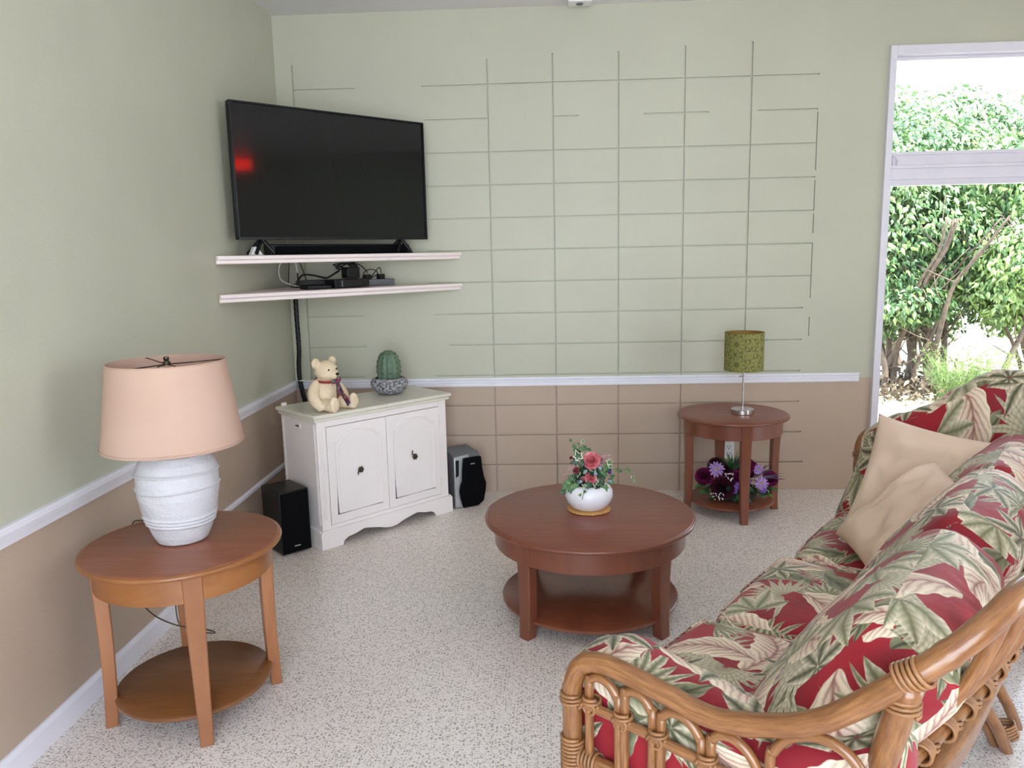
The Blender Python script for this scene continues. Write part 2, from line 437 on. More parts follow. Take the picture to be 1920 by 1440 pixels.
mb = MB(); rail_profile(mb, (0, -.0), (0, RY), (1, 0), .724, .788, P_left); struct(mb, 'trim_2', M_trim)
mb = MB(); rail_profile(mb, (0, -1.72), (0, RY), (1, 0), 0, .09, [(0, 0), (.014, 0), (.014, .8), (.008, 1), (0, 1)]); struct(mb, 'baseboard_left', M_trim)
mb = MB(); rail_profile(mb, (0, -.0), (0, -1.75), (1, 0), .288, .312, [(0, 0), (.016, 0), (.016, .7), (.01, 1), (0, 1)]); struct(mb, 'trim_3', M_trim)

# window in the back wall
def window_back():
    r = tag(empty('window_1', (3.8, 0, .28)), kind='structure')
    x0, x1, z0, z1 = 3.775, 7.22, .26, 2.775
    mb = W(r)
    def bar(a, b, c, d, y0, y1): mb.box(((a + b) / 2, (y0 + y1) / 2, (c + d) / 2), (b - a, y1 - y0, d - c))
    bar(x0, x0 + .04, z0, z1, -.03, .12); bar(x1 - .04, x1, z0, z1, -.03, .12)
    bar(x0 + .04, x1 - .04, z1 - .055, z1, -.03, .12); bar(x0 + .04, x1 - .04, z0, z0 + .05, -.03, .12)
    mb.build('window_frame', M_frame, r, bevel=.003)
    mb = W(r)
    bar(x0 + .04, x1 - .04, 1.99, 2.15, .0, .10); bar(x0 + .04, x1 - .04, 2.055, 2.075, -.02, .0); bar(x0 + .04, x1 - .04, 1.955, 2.0, .02, .08)
    bar(x0 + .04, x1 - .04, 2.135, 2.155, -.014, .0)
    mb.build('transom', M_frame, r, bevel=.003)
    mb = W(r); bar(x0 + .04, x0 + .066, z0 + .05, 1.96, .02, .06); bar(x0 + .04, x0 + .052, 2.155, z1 - .055, .03, .06); bar(x0 + .052, x1 - .04, z1 - .075, z1 - .055, .03, .06)
    mb.build('sash', M_frame, r, bevel=.002)
    g = W(r); g.box(((x0 + x1) / 2, .045, 1.13), (x1 - x0 - .1, .004, 1.66)); g.box(((x0 + x1) / 2, .045, 2.42), (x1 - x0 - .1, .004, .56))
    g.build('window_glass', M_glass, r)
    # lever handle on the transom
    h = W(r); h.box((3.835, -.006, 2.10), (.012, .012, .075)); h.tube([(3.84, -.012, 2.13), (3.852, -.03, 2.10), (3.848, -.03, 2.07)], .005, 8)
    h.build('window_latch', M_frame, r, smooth=40)
def mat_glass():
    m, nt, bs = newmat('clear_glass'); out = nt.nodes['Material Output']
    tr = nt.nodes.new('ShaderNodeBsdfTransparent'); tr.inputs[0].default_value = (.97, .98, .97, 1)
    gl = nt.nodes.new('ShaderNodeBsdfGlossy'); gl.inputs['Roughness'].default_value = .02
    fr = nt.nodes.new('ShaderNodeFresnel'); fr.inputs[0].default_value = 1.25
    mx = nt.nodes.new('ShaderNodeMixShader'); nt.links.new(fr.outputs[0], mx.inputs[0]); nt.links.new(tr.outputs[0], mx.inputs[1]); nt.links.new(gl.outputs[0], mx.inputs[2])
    nt.links.new(mx.outputs[0], out.inputs[0]); return m
M_glass = mat_glass()
window_back()

# right-hand wall with a long window band; far wall behind the camera with a glazed opening
def wall_with_opening(name, axis, at, a0, a1, o0, o1, oz0, oz1, sgn):
    mb = MB()
    def b(u0, u1, z0, z1, mi):
        c = ((u0 + u1) / 2, at + sgn * .1); d = (u1 - u0, .2)
        if axis == 'x': mb.box((c[0], c[1], (z0 + z1) / 2), (d[0], d[1], z1 - z0), mi=mi)
        else: mb.box((c[1], c[0], (z0 + z1) / 2), (d[1], d[0], z1 - z0), mi=mi)
    b(a0, a1, oz1, CZ, 0)
    if oz0 > 0: b(a0, a1, 0, oz0, 1)
    for u0, u1 in ((a0, o0), (o1, a1)):
        b(u0, u1, max(oz0, RAILZ), oz1, 0)
        if oz0 < RAILZ: b(u0, u1, oz0, RAILZ, 1)
    return struct(mb, name, [M_green, M_tan])
wall_with_opening('wall_right', 'y', RX, RY, 0, -6.5, -4.4, .10, 2.95, 1)
wall_with_opening('wall_front', 'x', RY, 0, RX, .5, 3.1, .15, 2.85, -1)
def side_window(name, axis, at, u0, u1, z0, z1, nm):
    r = tag(empty(name, (RX if axis == 'y' else u0, u0 if axis == 'y' else RY, z0)), kind='structure')
    mb = W(r); g = W(r)
    def bx(m, a, b, c, d, y0, y1):
        if axis == 'x': m.box(((a + b) / 2, (y0 + y1) / 2, (c + d) / 2), (b - a, abs(y1 - y0), d - c))
        else: m.box(((y0 + y1) / 2, (a + b) / 2, (c + d) / 2), (abs(y1 - y0), b - a, d - c))
    s = 1 if axis == 'y' else -1
    for k in range(nm + 1):
        u = u0 + (u1 - u0) * k / nm; a = max(u0, u - .03); b = min(u1, u + .03); bx(mb, a, b, z0, z1, at + s * .03, at + s * .13)
    bx(mb, u0, u1, z0, z0 + .06, at + s * .04, at + s * .12); bx(mb, u0, u1, z1 - .06, z1, at + s * .04, at + s * .12)
    mb.build('window_frame', M_frame, r)
    bx(g, u0 + .03, u1 - .03, z0 + .06, z1 - .06, at + s * .078, at + s * .082); g.build('window_glass', M_glass, r)
side_window('window_2', 'y', RX, -6.5, -4.4, .10, 2.95, 3)
side_window('window_3', 'x', RY, .5, 3.1, .15, 2.85, 2)

# things fixed to the shell
r = empty('ceiling_fixture', (1.905, -.10, CZ), 'small pale square fitting on the ceiling just above the block wall', 'ceiling fitting')
mb = W(r); mb.box((1.905, -.10, CZ - .012), (.14, .10, .024)); mb.build('base_plate', M_white, r, bevel=.003)
mb = W(r); mb.lathe([(.0, -.032), (.018, -.03), (.022, -.024)], 20, (1.905, -.10, CZ)); mb.build('sensor', M_grey, r, smooth=60)
r = empty('wall_outlet', (2.874, 0, .27), 'ivory wall socket with two outlets behind the side table by the window', 'wall socket')
mb = W(r); mb.box((2.874, -.004, .275), (.07, .008, .115)); mb.build('cover_plate', M_white, r, bevel=.002)
for z in (.252, .298):
    mb = W(r); mb.box((2.866, -.009, z + .004), (.003, .003, .010)); mb.box((2.882, -.009, z + .004), (.003, .003, .012)); mb.box((2.874, -.009, z - .010), (.006, .003, .006)); mb.build('socket', M_black, r)
ES = Vector((RX - .03, -3.74, 2.965))
def mat_emit(name, c, s):
    m, nt, bs = newmat(name); bs.inputs['Emission Color'].default_value = (*c, 1); bs.inputs['Emission Strength'].default_value = s; bs.inputs['Base Color'].default_value = (*c, 1)
    return m
r = empty('exit_sign', ES, 'red lit sign box high on the window wall, outside the picture', 'sign')
mb = W(r); mb.box(ES, (.05, .32, .17)); mb.build('housing', M_white, r, bevel=.004)
mb = W(r); mb.box(ES + Vector((-.027, 0, 0)), (.004, .29, .15)); mb.build('lit_panel', mat_emit('red_sign_light', (1, .02, .01), 5), r)

# ------------------------------------------------------------------ corner shelves + electronics
def K(s, c, z): return Vector((s * .70711 + c / 2, s * .70711 - c / 2, z))      # s along the shelf front, c = distance of that line from the corner
RK = pi / 4
def corner_shelf(z, label, cmax=1.12, tilt=0):
    r = empty('corner_shelf', (0.03, -.03, z - .045), label, 'shelf', 'corner shelves under the television')
    mb = W(r); g = .002
    mb.prism([(g, -g), (g, -cmax), (cmax, -g)], z - .020, z); mb.build('board', M_shelf, r, bevel=.002)
    # stepped moulding along the front edge
    n = Vector((.70711, -.70711, 0)); mb = W(r)
    prof = [(0, -.042), (.009, -.042), (.013, -.037), (.013, -.025), (.024, -.023), (.031, -.016), (.032, -.008), (.027, -.001), (.022, .0), (0, .0)]
    a = Vector((g, -cmax, 0)); b = Vector((cmax, -g, 0)); vs = []
    ax = Vector((.70711, .70711, 0))
    for p, sg in ((a, -1), (b, 1)):
        for d, h in prof: q = p + n * d - ax * sg * (d + .0) * (-.0) + ax * sg * 0; vs.append((q.x, q.y, z + h))
    m = len(prof); fs = [(i, (i + 1) % m, m + (i + 1) % m, m + i) for i in range(m)] + [tuple(range(m))[::-1], tuple(range(m, 2 * m))]
    # clip the ends back so that they stay in front of both walls
    vs2 = []
    for k, (x, y, zz) in enumerate(vs):
        if k < m: t = max(0, g - x)
        else: t = 0
        x2, y2 = x, y
        if k >= m: 
            d = y - (-g)
            if d > 0: x2 -= d; y2 -= d
        vs2.append((x2, y2, zz))
    mb.add(vs2, fs); mb.build('edge_moulding', M_shelf, r, smooth=30)
    return r
corner_shelf(1.605, 'upper white corner shelf with moulded edge carrying the television and soundbar')
corner_shelf(1.408, 'lower white corner shelf with moulded edge carrying the black box and cables')

TC = 1.06
r = empty('television', K(0, TC, 1.61), 'large flat black television standing on the upper corner shelf', 'television')
sL, sR, z0, z1 = -.640, .581, 1.688, 2.392
M4 = Matrix.Rotation(RK, 3, 'Z')
mb = W(r); mb.box(K((sL + sR) / 2, TC - .045, (z0 + z1) / 2), (sR - sL, .028, z1 - z0), M=M4); mb.box(K((sL + sR) / 2, TC - .10, z0 + .26), (.8, .04, .42), M=M4)
mb.build('cabinet_back', M_black, r, bevel=.004)
mb = W(r); w = .009
for (a, b, c, d) in ((sL, sR, z1 - w, z1), (sL, sR, z0, z0 + .014), (sL, sL + w, z0, z1), (sR - w, sR, z0, z1)):
    mb.box(K((a + b) / 2, TC - .008, (c + d) / 2), (b - a, .014, d - c), M=M4)
mb.build('bezel', M_black, r, bevel=.001)
mb = W(r); mb.box(K((sL + sR) / 2, TC - .014, (z0 + z1) / 2), (sR - sL - .016, .004, z1 - z0 - .02), M=M4); mb.build('screen', M_screen, r)
mb = W(r); mb.box(K(-.0, TC - .0005, z0 + .005), (.035, .003, .006), M=M4); mb.build('badge', M_silver, r)
for s in (-.50, .40):
    mb = W(r)
    for cc, tip in ((TC - .0, .055), (TC - .15, -.055)):
        a = K(s, TC - .05, z0 + .006); b = K(s + tip, TC - .05 + (.045 if tip > 0 else -.09), 1.615)
        mb.tube([a, a.lerp(b, .5), b], [.011, .011, .009], 8)
    mb.tube([K(s, TC - .05, z0 + .004), K(s - .05, TC - .0, 1.615)], .010, 8)
    mb.build('foot', M_black, r, smooth=50)
r = empty('soundbar', K(0, .95, 1.607), 'long black soundbar on the upper shelf under the television', 'soundbar')
mb = W(r); mb.prism([(-.445, 0), (.51, 0), (.475, .056), (-.445, .058)], -.04, .04, Matrix.Translation(K(0, .92, 1.607)) @ Matrix.Rotation(RK, 4, 'Z') @ Matrix.Rotation(pi / 2, 4, 'X'))
mb.build('cabinet', M_black, r, bevel=.005)
mb = W(r); mb.box(K(.02, 1.003, 1.633), (.86, .004, .042), M=M4); mb.build('speaker_grille', M_blackm, r)
o = W(r)
mb = MB(K(-.55, 1.0, 1.607)); mb.prism([(-.035, 0), (.035, 0), (.005, .045), (-.012, .045)], -.02, .02, Matrix.Translation(K(-.535, 1.0, 1.607)) @ Matrix.Rotation(RK, 4, 'Z') @ Matrix.Rotation(pi / 2, 4, 'X'))
tag(mb.build('wireless_sensor', M_white, bevel=.004), 'small white wedge shaped device at the left end of the upper shelf', 'device')

# lower shelf things
LZ = 1.410
r = empty('set_top_box', K(.04, .92, LZ), 'black set top box at the centre front of the lower corner shelf', 'set top box')
mb = W(r); mb.box(K(.045, .90, LZ + .026), (.235, .16, .048), M=M4); mb.build('case', M_black, r, bevel=.004)
mb = W(r); mb.box(K(-.045, 1.063, LZ + .026), (.006, .004, .036), M=M4); mb.build('front_strip', M_grey, r)
r = empty('media_player', K(-.17, .92, LZ), 'small flat black media box left of the set top box', 'media box')
mb = W(r); mb.box(K(-.165, .93, LZ + .010), (.15, .10, .02), M=M4); mb.build('case', M_black, r, bevel=.003)
mb = W(r); mb.box(K(-.17, .86, LZ + .036), (.16, .05, .03), M=M4); mb.build('plug_block', M_black, r, bevel=.003)
mb = W(r); mb.box(K(-.15, .982, LZ + .012), (.022, .003, .009), M=M4); mb.build('port', M_silver, r)
r = empty('power_strip', K(.28, .80, LZ), 'grey power strip with plugs behind the set top box', 'power strip')
mb = W(r); mb.box(K(.30, .80, LZ + .020), (.24, .07, .038), M=M4); mb.build('strip_body', M_grey, r, bevel=.004)
for s in (.24, .34):
    mb = W(r); mb.box(K(s, .80, LZ + .054), (.04, .04, .032), M=M4); mb.build('plug', M_black, r, bevel=.004)
mb = MB(K(.09, .86, LZ + .053)); mb.box(K(.10, .86, LZ + .053 + .0325), (.09, .07, .065), M=M4)
tag(mb.build('power_adapter', M_black, bevel=.005), 'black power adapter standing on top of the set top box', 'power adapter')
def cable(pts, rad, name, mat, label, cat='cable', group=None, n=8, sub=8):
    P = [Vector(p) for p in pts]; out = []
    for i in range(len(P) - 1):
        p0 = P[max(0, i - 1)]; p1 = P[i]; p2 = P[i + 1]; p3 = P[min(len(P) - 1, i + 2)]
        for k in range(sub):
            t = k / sub; out.append(.5 * ((2 * p1) + (p2 - p0) * t + (2 * p0 - 5 * p1 + 4 * p2 - p3) * t * t + (3 * p1 - p0 - 3 * p2 + p3) * t ** 3))
    out.append(P[-1]); mb = MB(P[0]); mb.tube(out, rad, n)
    o = mb.build(name, mat, smooth=180)
    if label: tag(o, label, cat, group)
    return o
def catmull(P, sub=8, closed=False):
    P = [Vector(p) for p in P]; out = []; n = len(P)
    rng = range(n if closed else n - 1)
    for i in rng:
        if closed: p0, p1, p2, p3 = P[i - 1], P[i], P[(i + 1) % n], P[(i + 2) % n]
        else: p0, p1, p2, p3 = P[max(0, i - 1)], P[i], P[i + 1], P[min(n - 1, i + 2)]
        for k in range(sub):
            t = k / sub; out.append(.5 * ((2 * p1) + (p2 - p0) * t + (2 * p0 - 5 * p1 + 4 * p2 - p3) * t * t + (3 * p1 - p0 - 3 * p2 + p3) * t ** 3))
    if not closed: out.append(P[-1])
    return out
# coiled lead lying on the adapter
pts = []
for k in range(66):
    a = k * .42; q = .045 + .02 * sin(k * .9); pts.append(K(.07 + q * 1.15 * cos(a), .86 + q * .5 * sin(a * .7), LZ + .125 + .018 * sin(a + .5 * sin(k * .31)) + .003 * sin(k)))
pts += [K(.16, .84, LZ + .135), K(.22, .82, LZ + .10), K(.24, .81, LZ + .08)]
cable(pts, .0032, 'coiled_power_lead', M_black, 'tangled thin black lead coiled on the power adapter', sub=3)
cable([K(.18, .86, LZ + .04), K(.21, .84, LZ + .09), K(.27, .83, LZ + .10), K(.31, .82, LZ + .075), K(.27, .80, LZ + .05), K(.33, .80, LZ + .11), K(.345, .80, LZ + .075)], .003, 'plug_lead', M_black, 'thin black lead looping over the grey power strip')
cable([K(.05, .80, LZ + .10), K(.0, .74, LZ + .062), (.36, -.42, LZ + .058), (.24, -.30, LZ + .075), (.15, -.20, LZ + .07), (.09, -.13, LZ + .02)], .006, 'video_cable', M_black, 'thick black cable arching from the set top box to the corner')
cable([(.09, -.11, 1.584), (.11, -.16, 1.50), (.10, -.14, 1.44), K(-.20, .6, LZ + .01), K(-.12, .86, LZ + .01)], .004, 'network_cable', M_black, 'black cable dropping from the upper shelf to the media box')
cable([(.03, -.20, 1.584), (.02, -.24, 1.52), (.05, -.30, 1.46), (.11, -.32, 1.43), (.16, -.31, 1.415)], .0045, 'antenna_cable', M_white, 'white cable drooping from the upper shelf in the corner', group=None)
cable([(.10, -.16, 1.584), (.12, -.20, 1.54), (.13, -.22, 1.50)], .0055, 'white_lead', M_white, 'short straight white lead hanging under the upper shelf')
for i, (dx, dy, lab) in enumerate(((-.02, .0, 'thin black cable hanging straight between the two corner shelves'), (.05, -.03, 'thin black cable slanting right between the two corner shelves'))):
    cable([(.07 + dx, -.12 + dy, 1.584), (.075 + dx * 1.5, -.13 + dy, 1.50), (.08 + dx * 2, -.14 + dy, 1.415)], .003, 'hanging_cable', M_black, lab)
# spiral wrapped cable bundle in the corner
r = empty('cable_bundle', (.055, -.05, .02), 'black spiral wrapped cable bundle running down the wall corner', 'cable bundle')
P0 = catmull([(.052, -.05, 1.386), (.05, -.048, 1.2), (.052, -.05, 1.0), (.045, -.052, .9), (.046, -.055, .80), (.062, -.055, .7), (.075, -.055, .6), (.07, -.055, .3), (.07, -.06, .03)], 10)
mb = W(r); mb.tube(P0, .0145, 12); mb.build('sleeve', M_black, r, smooth=180)
mb = W(r); hel = []
for i in range(len(P0) * 8):
    t = i / 8; a = int(t); b = min(a + 1, len(P0) - 1); p = P0[a].lerp(P0[b], t - a); ang = i * .42
    hel.append(p + Vector((cos(ang), sin(ang), 0)) * .0148)
mb.tube(hel, .0022, 5); mb.build('spiral_wrap', M_black, r, smooth=180)
mb = W(r); mb.box((.056, -.05, .792), (.045, .04, .007)); mb.build('white_clip', M_white, r, bevel=.002)

# ------------------------------------------------------------------ white cabinet
def cabinet():
    F = Vector((.437, -1.03, 0)); e = Vector((.695, .719, 0)).normalized(); n = Vector((-e.y, e.x, 0)); Lw = .885; Dp = .395; H = .755
    T = Matrix((( e.x, n.x, 0, F.x), (e.y, n.y, 0, F.y), (0, 0, 1, 0), (0, 0, 0, 1)))     # local x along the front, y into the corner
    r = empty('white_cabinet', F + e * Lw / 2 + n * Dp / 2, 'off-white two door cabinet with arched door panels set across the corner', 'cabinet')
    def P(x, y, z): return T @ Vector((x, y, z))
    R = T.to_3x3()
    def bx(mb, x0, x1, y0, y1, z0, z1): mb.box(P((x0 + x1) / 2, (y0 + y1) / 2, (z0 + z1) / 2), (x1 - x0, y1 - y0, z1 - z0), M=R)
    FX = T @ Matrix.Rotation(pi / 2, 4, 'X')     # polygons drawn in (x, z), extruded toward -y
    mb = W(r); bx(mb, .0, Lw, .018, Dp, .085, .715)
    # face frame
    bx(mb, 0, .055, 0, .018, .10, .715); bx(mb, Lw - .055, Lw, 0, .018, .10, .715); bx(mb, .055, Lw - .055, 0, .018, .68, .715); bx(mb, .055, Lw - .055, 0, .018, .10, .125)
    for x in (.008, .019, .030):          # reeded corner post
        bx(mb, x, x + .006, -.004, .0, .16, .66)
    for y in (.012, .024):
        bx(mb, -.004, 0, y, y + .006, .13, .70); bx(mb, -.004, 0, Dp - y - .006, Dp - y, .13, .70)
    mb.build('body', M_cab, r, bevel=.002)
    # base with bracket feet and scalloped apron
    mb = W(r); x0, x1 = -.018, Lw + .018; w = x1 - x0
    prof = [(x0, 0), (x0 + .13, 0), (x0 + .14, .022), (x0 + .165, .038), (x0 + .22, .046), (x0 + .27, .060)]
    for k in range(9):
        t = k / 8; prof.append((x0 + .30 + (w - .60) * t, .046 - .022 * sin(pi * t) + .010 * abs(cos(pi * t)) - (.006 if 2 < k < 6 else 0)))
    prof += [(x1 - .27, .060), (x1 - .22, .046), (x1 - .165, .038), (x1 - .14, .022), (x1 - .13, 0), (x1, 0), (x1, .09), (x1 - .008, .105), (x0 + .008, .105), (x0, .09)]
    mb.prism(prof, -.004, .018, FX)
    mb.build('base', M_cab, r, bevel=.002)
    for xx in (x0, x1 - .018):
        mb = W(r)
        poly = [(.0, 0), (.10, 0), (.12, .04), (Dp - .12, .045), (Dp - .10, 0), (Dp, 0), (Dp, .105), (0, .105)]
        S = T @ Matrix.Translation((xx, 0, 0)) @ Matrix(((0, 0, 1, 0), (1, 0, 0, 0), (0, 1, 0, 0), (0, 0, 0, 1)))
        mb.prism(poly, 0, .018, S)
        mb.build('side_skirt', M_cab, r, bevel=.002)
    # top in two leaves with a centre seam
    mb = W(r)
    for a, b in ((-.028, Lw / 2 - .001), (Lw / 2 + .001, Lw + .028)):
        bx(mb, a, b, -.028, Dp + .01, .735, H)
    bx(mb, -.018, Lw + .018, -.018, Dp, .715, .733)
    mb.build('top', M_cabtop, r, bevel=.004)
    mb = W(r); bx(mb, .0, .03, Dp - .02, Dp - .005, H, H + .02); mb.build('hinge_block', M_cab, r, bevel=.003)
    mb = W(r); bx(mb, -.006, 0, .17, .235, .655, .685); mb.build('side_catch', M_cab, r, bevel=.002)
    mb = W(r); mb.blob(P(-.008, .19, .670), (.006, .006, .006)); mb.blob(P(-.008, .205, .671), (.007, .007, .004)); mb.build('side_keyhole', M_brass, r, smooth=180)
    # doors
    for k, (a, b) in enumerate(((.058, Lw / 2 - .002), (Lw / 2 + .002, Lw - .058))):
        d = MB(P(a, 0, .13)); bx(d, a, b, -.004, .014, .128, .677); door = d.build('door', M_cab, r, bevel=.002)
        # raised moulding: arched top with shoulders
        m0, m1 = a + .045, b - .045; zb, zs, zt = .178, .580, .640
        path = [(m0, zb), (m1, zb), (m1, zs)]
        path += [(m1 - .004, zs + .010), (m1 - .020, zs + .012), (m1 - .028, zs + .026), (m1 - .04, zs + .032)]
        for q in range(13):
            t = q / 12; xx = (m1 - .04) + (m0 - m1 + .08) * t; path.append((xx, zs + .032 + (zt - zs - .032) * sin(pi * t) ** .75))
        path += [(m0 + .04, zs + .032), (m0 + .028, zs + .026), (m0 + .020, zs + .012), (m0 + .004, zs + .010), (m0, zs)]
        mm = W(door); mm.tube([P(x, -.004, z) for x, z in path], .0058, 6, closed=True)
        ins = [(m0 + .018, zb + .018), (m1 - .018, zb + .018), (m1 - .018, zs - .02), (m1 - .04, zs - .005), (m1 - .055, zs + .014)]
        for q in range(13):
            t = q / 12; xx = (m1 - .055) + (m0 - m1 + .11) * t; ins.append((xx, zs + .014 + (zt - zs - .032) * sin(pi * t) ** .8))
        ins += [(m0 + .04, zs - .005), (m0 + .018, zs - .02)]
        mm.prism(ins, .004, .0075, FX)
        mm.build('raised_moulding', M_cab, door, smooth=45)
        cx = (a + b) / 2 + (.005 if k == 0 else -.005); kz = .405
        kn = W(door)
        kn.blob(P(cx, -.012, kz), (.016, .010, .016), R)
        for q in range(6): kn.blob(P(cx + .013 * cos(q * 1.05), -.015, kz + .013 * sin(q * 1.05)), .0065, nu=10, nv=8)
        kn.tube([P(cx, -.02, kz), P(cx - .018, -.026, kz + .003 + .016 * k), P(cx - .028, -.026, kz - .012 + .03 * k), P(cx - .024, -.024, kz - .024 + .068 * k)], .0035, 8)
        kn.build('door_pull', M_brass, door, smooth=180)
        hx = a - .002 if k == 0 else b + .002
        for z in (.20, .60):
            hg = W(door); hg.tube([P(hx, -.006, z - .02), P(hx, -.006, z + .02)], .003, 8); hg.blob(P(hx, -.006, z + .024), .004, nu=8, nv=6); hg.blob(P(hx, -.006, z - .024), .004, nu=8, nv=6)
            hg.build('hinge', M_cab, door, smooth=180)
    return r, P, R
cab, CP, CR = cabinet()

# ------------------------------------------------------------------ speakers
def subwoofer():
    a = radians(44); e = Vector((cos(a), sin(a), 0)); n = Vector((-sin(a), cos(a), 0)); Np = Vector((.245, -1.135, 0)); w, d, h = .168, .225, .352
    r = empty('subwoofer', Np + e * w / 2 + n * d / 2, 'black box speaker on the floor at the left side of the white cabinet', 'speaker')
    R = Matrix((( e.x, n.x, 0), (e.y, n.y, 0), (0, 0, 1)))
    mb = W(r); mb.box(Np + e * w / 2 + n * d / 2 + Vector((0, 0, h / 2 + .004)), (w, d, h - .008), M=R); mb.build('cabinet', M_black, r, bevel=.004)
    mb = W(r); mb.box(Np + e * w / 2 - n * .003 + Vector((0, 0, h / 2)), (w - .008, .008, h - .02), M=R); mb.build('speaker_grille', M_blackm, r, bevel=.003)
    mb = W(r); mb.box(Np + e * w * .5 - n * .008 + Vector((0, 0, .045)), (.034, .002, .005), M=R); mb.build('badge', M_silver, r)
    for x in (.02, w - .02):
        for y in (.03, d - .02): mb = W(r); mb.box(Np + e * x + n * y + Vector((0, 0, .004)), (.02, .02, .008), M=R); mb.build('rubber_foot', M_blackm, r)
subwoofer()
def right_speaker():
    a = radians(32); e = Vector((cos(a), sin(a), 0)); n = Vector((-sin(a), cos(a), 0)); A = Vector((1.088, -.350, 0)); w, d, h = .185, .20, .345
    r = empty('stereo_speaker', A + e * w / 2 + n * d / 2, 'small grey speaker with a bulging black front to the right of the white cabinet', 'speaker')
    R = Matrix((( e.x, n.x, 0), (e.y, n.y, 0), (0, 0, 1)))
    T = Matrix((( e.x, n.x, 0, A.x), (e.y, n.y, 0, A.y), (0, 0, 1, 0), (0, 0, 0, 1)))
    SX = T @ Matrix(((0, 0, 1, 0), (1, 0, 0, 0), (0, 1, 0, 0), (0, 0, 0, 1)))       # (y,z) profile extruded along x
    mb = W(r); mb.prism([(.012, .004), (d, .004), (d, h + .012), (.03, h), (.012, h - .015)], .0, w, SX); mb.build('cabinet', M_grey, r, bevel=.006)
    FX = T @ Matrix.Rotation(pi / 2, 4, 'X')
    mb = W(r); mb.prism([(-.004, .004), (w * .55, .004), (w * .55, h - .004), (-.004, h - .012)], -.012, .010, FX); mb.build('silver_side_trim', M_silver, r, bevel=.006)
    # black shield with a waisted left edge and a bulging right edge
    L = [(.055, h - .02), (.045, h - .10), (.042, h * .52), (.030, h * .44), (.022, h * .33), (.028, h * .2), (.045, .004)]
    Rr = [(w * .82, .004), (w + .006, .03), (w + .022, .10), (w + .026, h * .42), (w + .010, h * .56), (w + .002, h * .7), (w - .006, h - .02)]
    mb = W(r); mb.prism((L + Rr)[::-1], .010, .030, FX); mb.build('speaker_grille', M_blackm, r, bevel=.008)
    mb = W(r); mb.prism([(.004, h - .14), (.024, h - .13), (.028, h - .03), (.004, h - .03)], .010, .016, FX); mb.build('side_vent', M_black, r, bevel=.003)
    mb = W(r); mb.box(T @ Vector((w * .62, -.031, h - .06)), (.03, .002, .006), M=R); mb.build('badge', M_silver, r)
right_speaker()

# ------------------------------------------------------------------ tables
def round_table(name, cx, cy, H, R, r_ap, ap_h, r_leg, ang, shz, shr, mats, label, cat, leg_w=.062, foot=.042, n=72):
    mt, ma, ml, ms = mats
    r = empty(name, (cx, cy, 0), label, cat)
    t = .024
    mb = W(r); mb.lathe([(0, H), (R - .012, H), (R - .004, H - .003), (R, H - .010), (R - .002, H - .017), (R - .012, H - t), (0, H - t)], n, (cx, cy, 0)); mb.build('tabletop', mt, r, smooth=40)
    if mt is WOT or mt is WRT:
        mb = W(r); mb.tube([(cx + (R - .004) * cos(2 * pi * k / n), cy + (R - .004) * sin(2 * pi * k / n), H - .0125) for k in range(n)], .0095, 8, closed=True); mb.build('edge_band', ma, r, smooth=180)
    mb = W(r); z1 = H - t; z0 = z1 - ap_h
    mb.lathe([(r_ap - .02, z1), (r_ap, z1), (r_ap, z0), (r_ap - .02, z0), (r_ap - .02, z1)], n, (cx, cy, 0)); mb.build('apron', ma, r, smooth=40)
    for k in range(4):
        a = radians(ang + 90 * k); d = Vector((cos(a), sin(a), 0)); q = Vector((-sin(a), cos(a), 0)); c0 = Vector((cx, cy, 0)); mb = W(r)
        st = []; NZ = 10
        for i in range(NZ + 1):
            z = z1 * i / NZ; u = z / z1
            wd = foot + (leg_w - foot) * min(1, u * 1.15); dp = foot * .95 + (.05 - foot) * u
            out = r_leg + (.012 * (1 - u) ** 3) + (r_ap + .004 - r_leg) * u ** 2.2
            st.append((out, wd, dp, z))
        vs = []
        for out, wd, dp, z in st:
            for (aa, bb) in ((out, -wd / 2), (out, wd / 2), (out - dp, wd / 2), (out - dp, -wd / 2)):
                p = c0 + d * aa + q * bb; vs.append((p.x, p.y, z))
        fs = [(i * 4 + j, i * 4 + (j + 1) % 4, i * 4 + 4 + (j + 1) % 4, i * 4 + 4 + j) for i in range(NZ) for j in range(4)] + [(3, 2, 1, 0), tuple(NZ * 4 + j for j in range(4))]
        mb.add(vs, fs); mb.build('leg', ml, r, bevel=.004)
    mb = W(r); mb.lathe([(0, shz), (shr - .006, shz), (shr, shz - .005), (shr, shz - .014), (shr - .005, shz - .019), (0, shz - .019)], n, (cx, cy, 0)); mb.build('lower_shelf', ms, r, smooth=40)
    return r
LT = (.397, -2.505); CT = (1.855, -1.742); RT = (2.798, -.40)
round_table('side_table', *LT, .617, .327, .292, .088, .285, 30, .105, .262, (WOT, WOA, WO, WOS), 'round honey-brown side table with lower shelf by the left wall, under the large lamp', 'side table')
round_table('coffee_table', *CT, .45, .457, .418, .095, .405, 46, .085, .39, (WRT, WR, WR, WR), 'large low round reddish coffee table in the middle of the floor', 'coffee table', leg_w=.072, foot=.052, n=96)
round_table('side_table', *RT, .612, .323, .290, .086, .278, 3, .085, .252, (WRT, WR, WR, WR), 'round reddish-brown side table against the block wall, under the green lamp', 'side table')

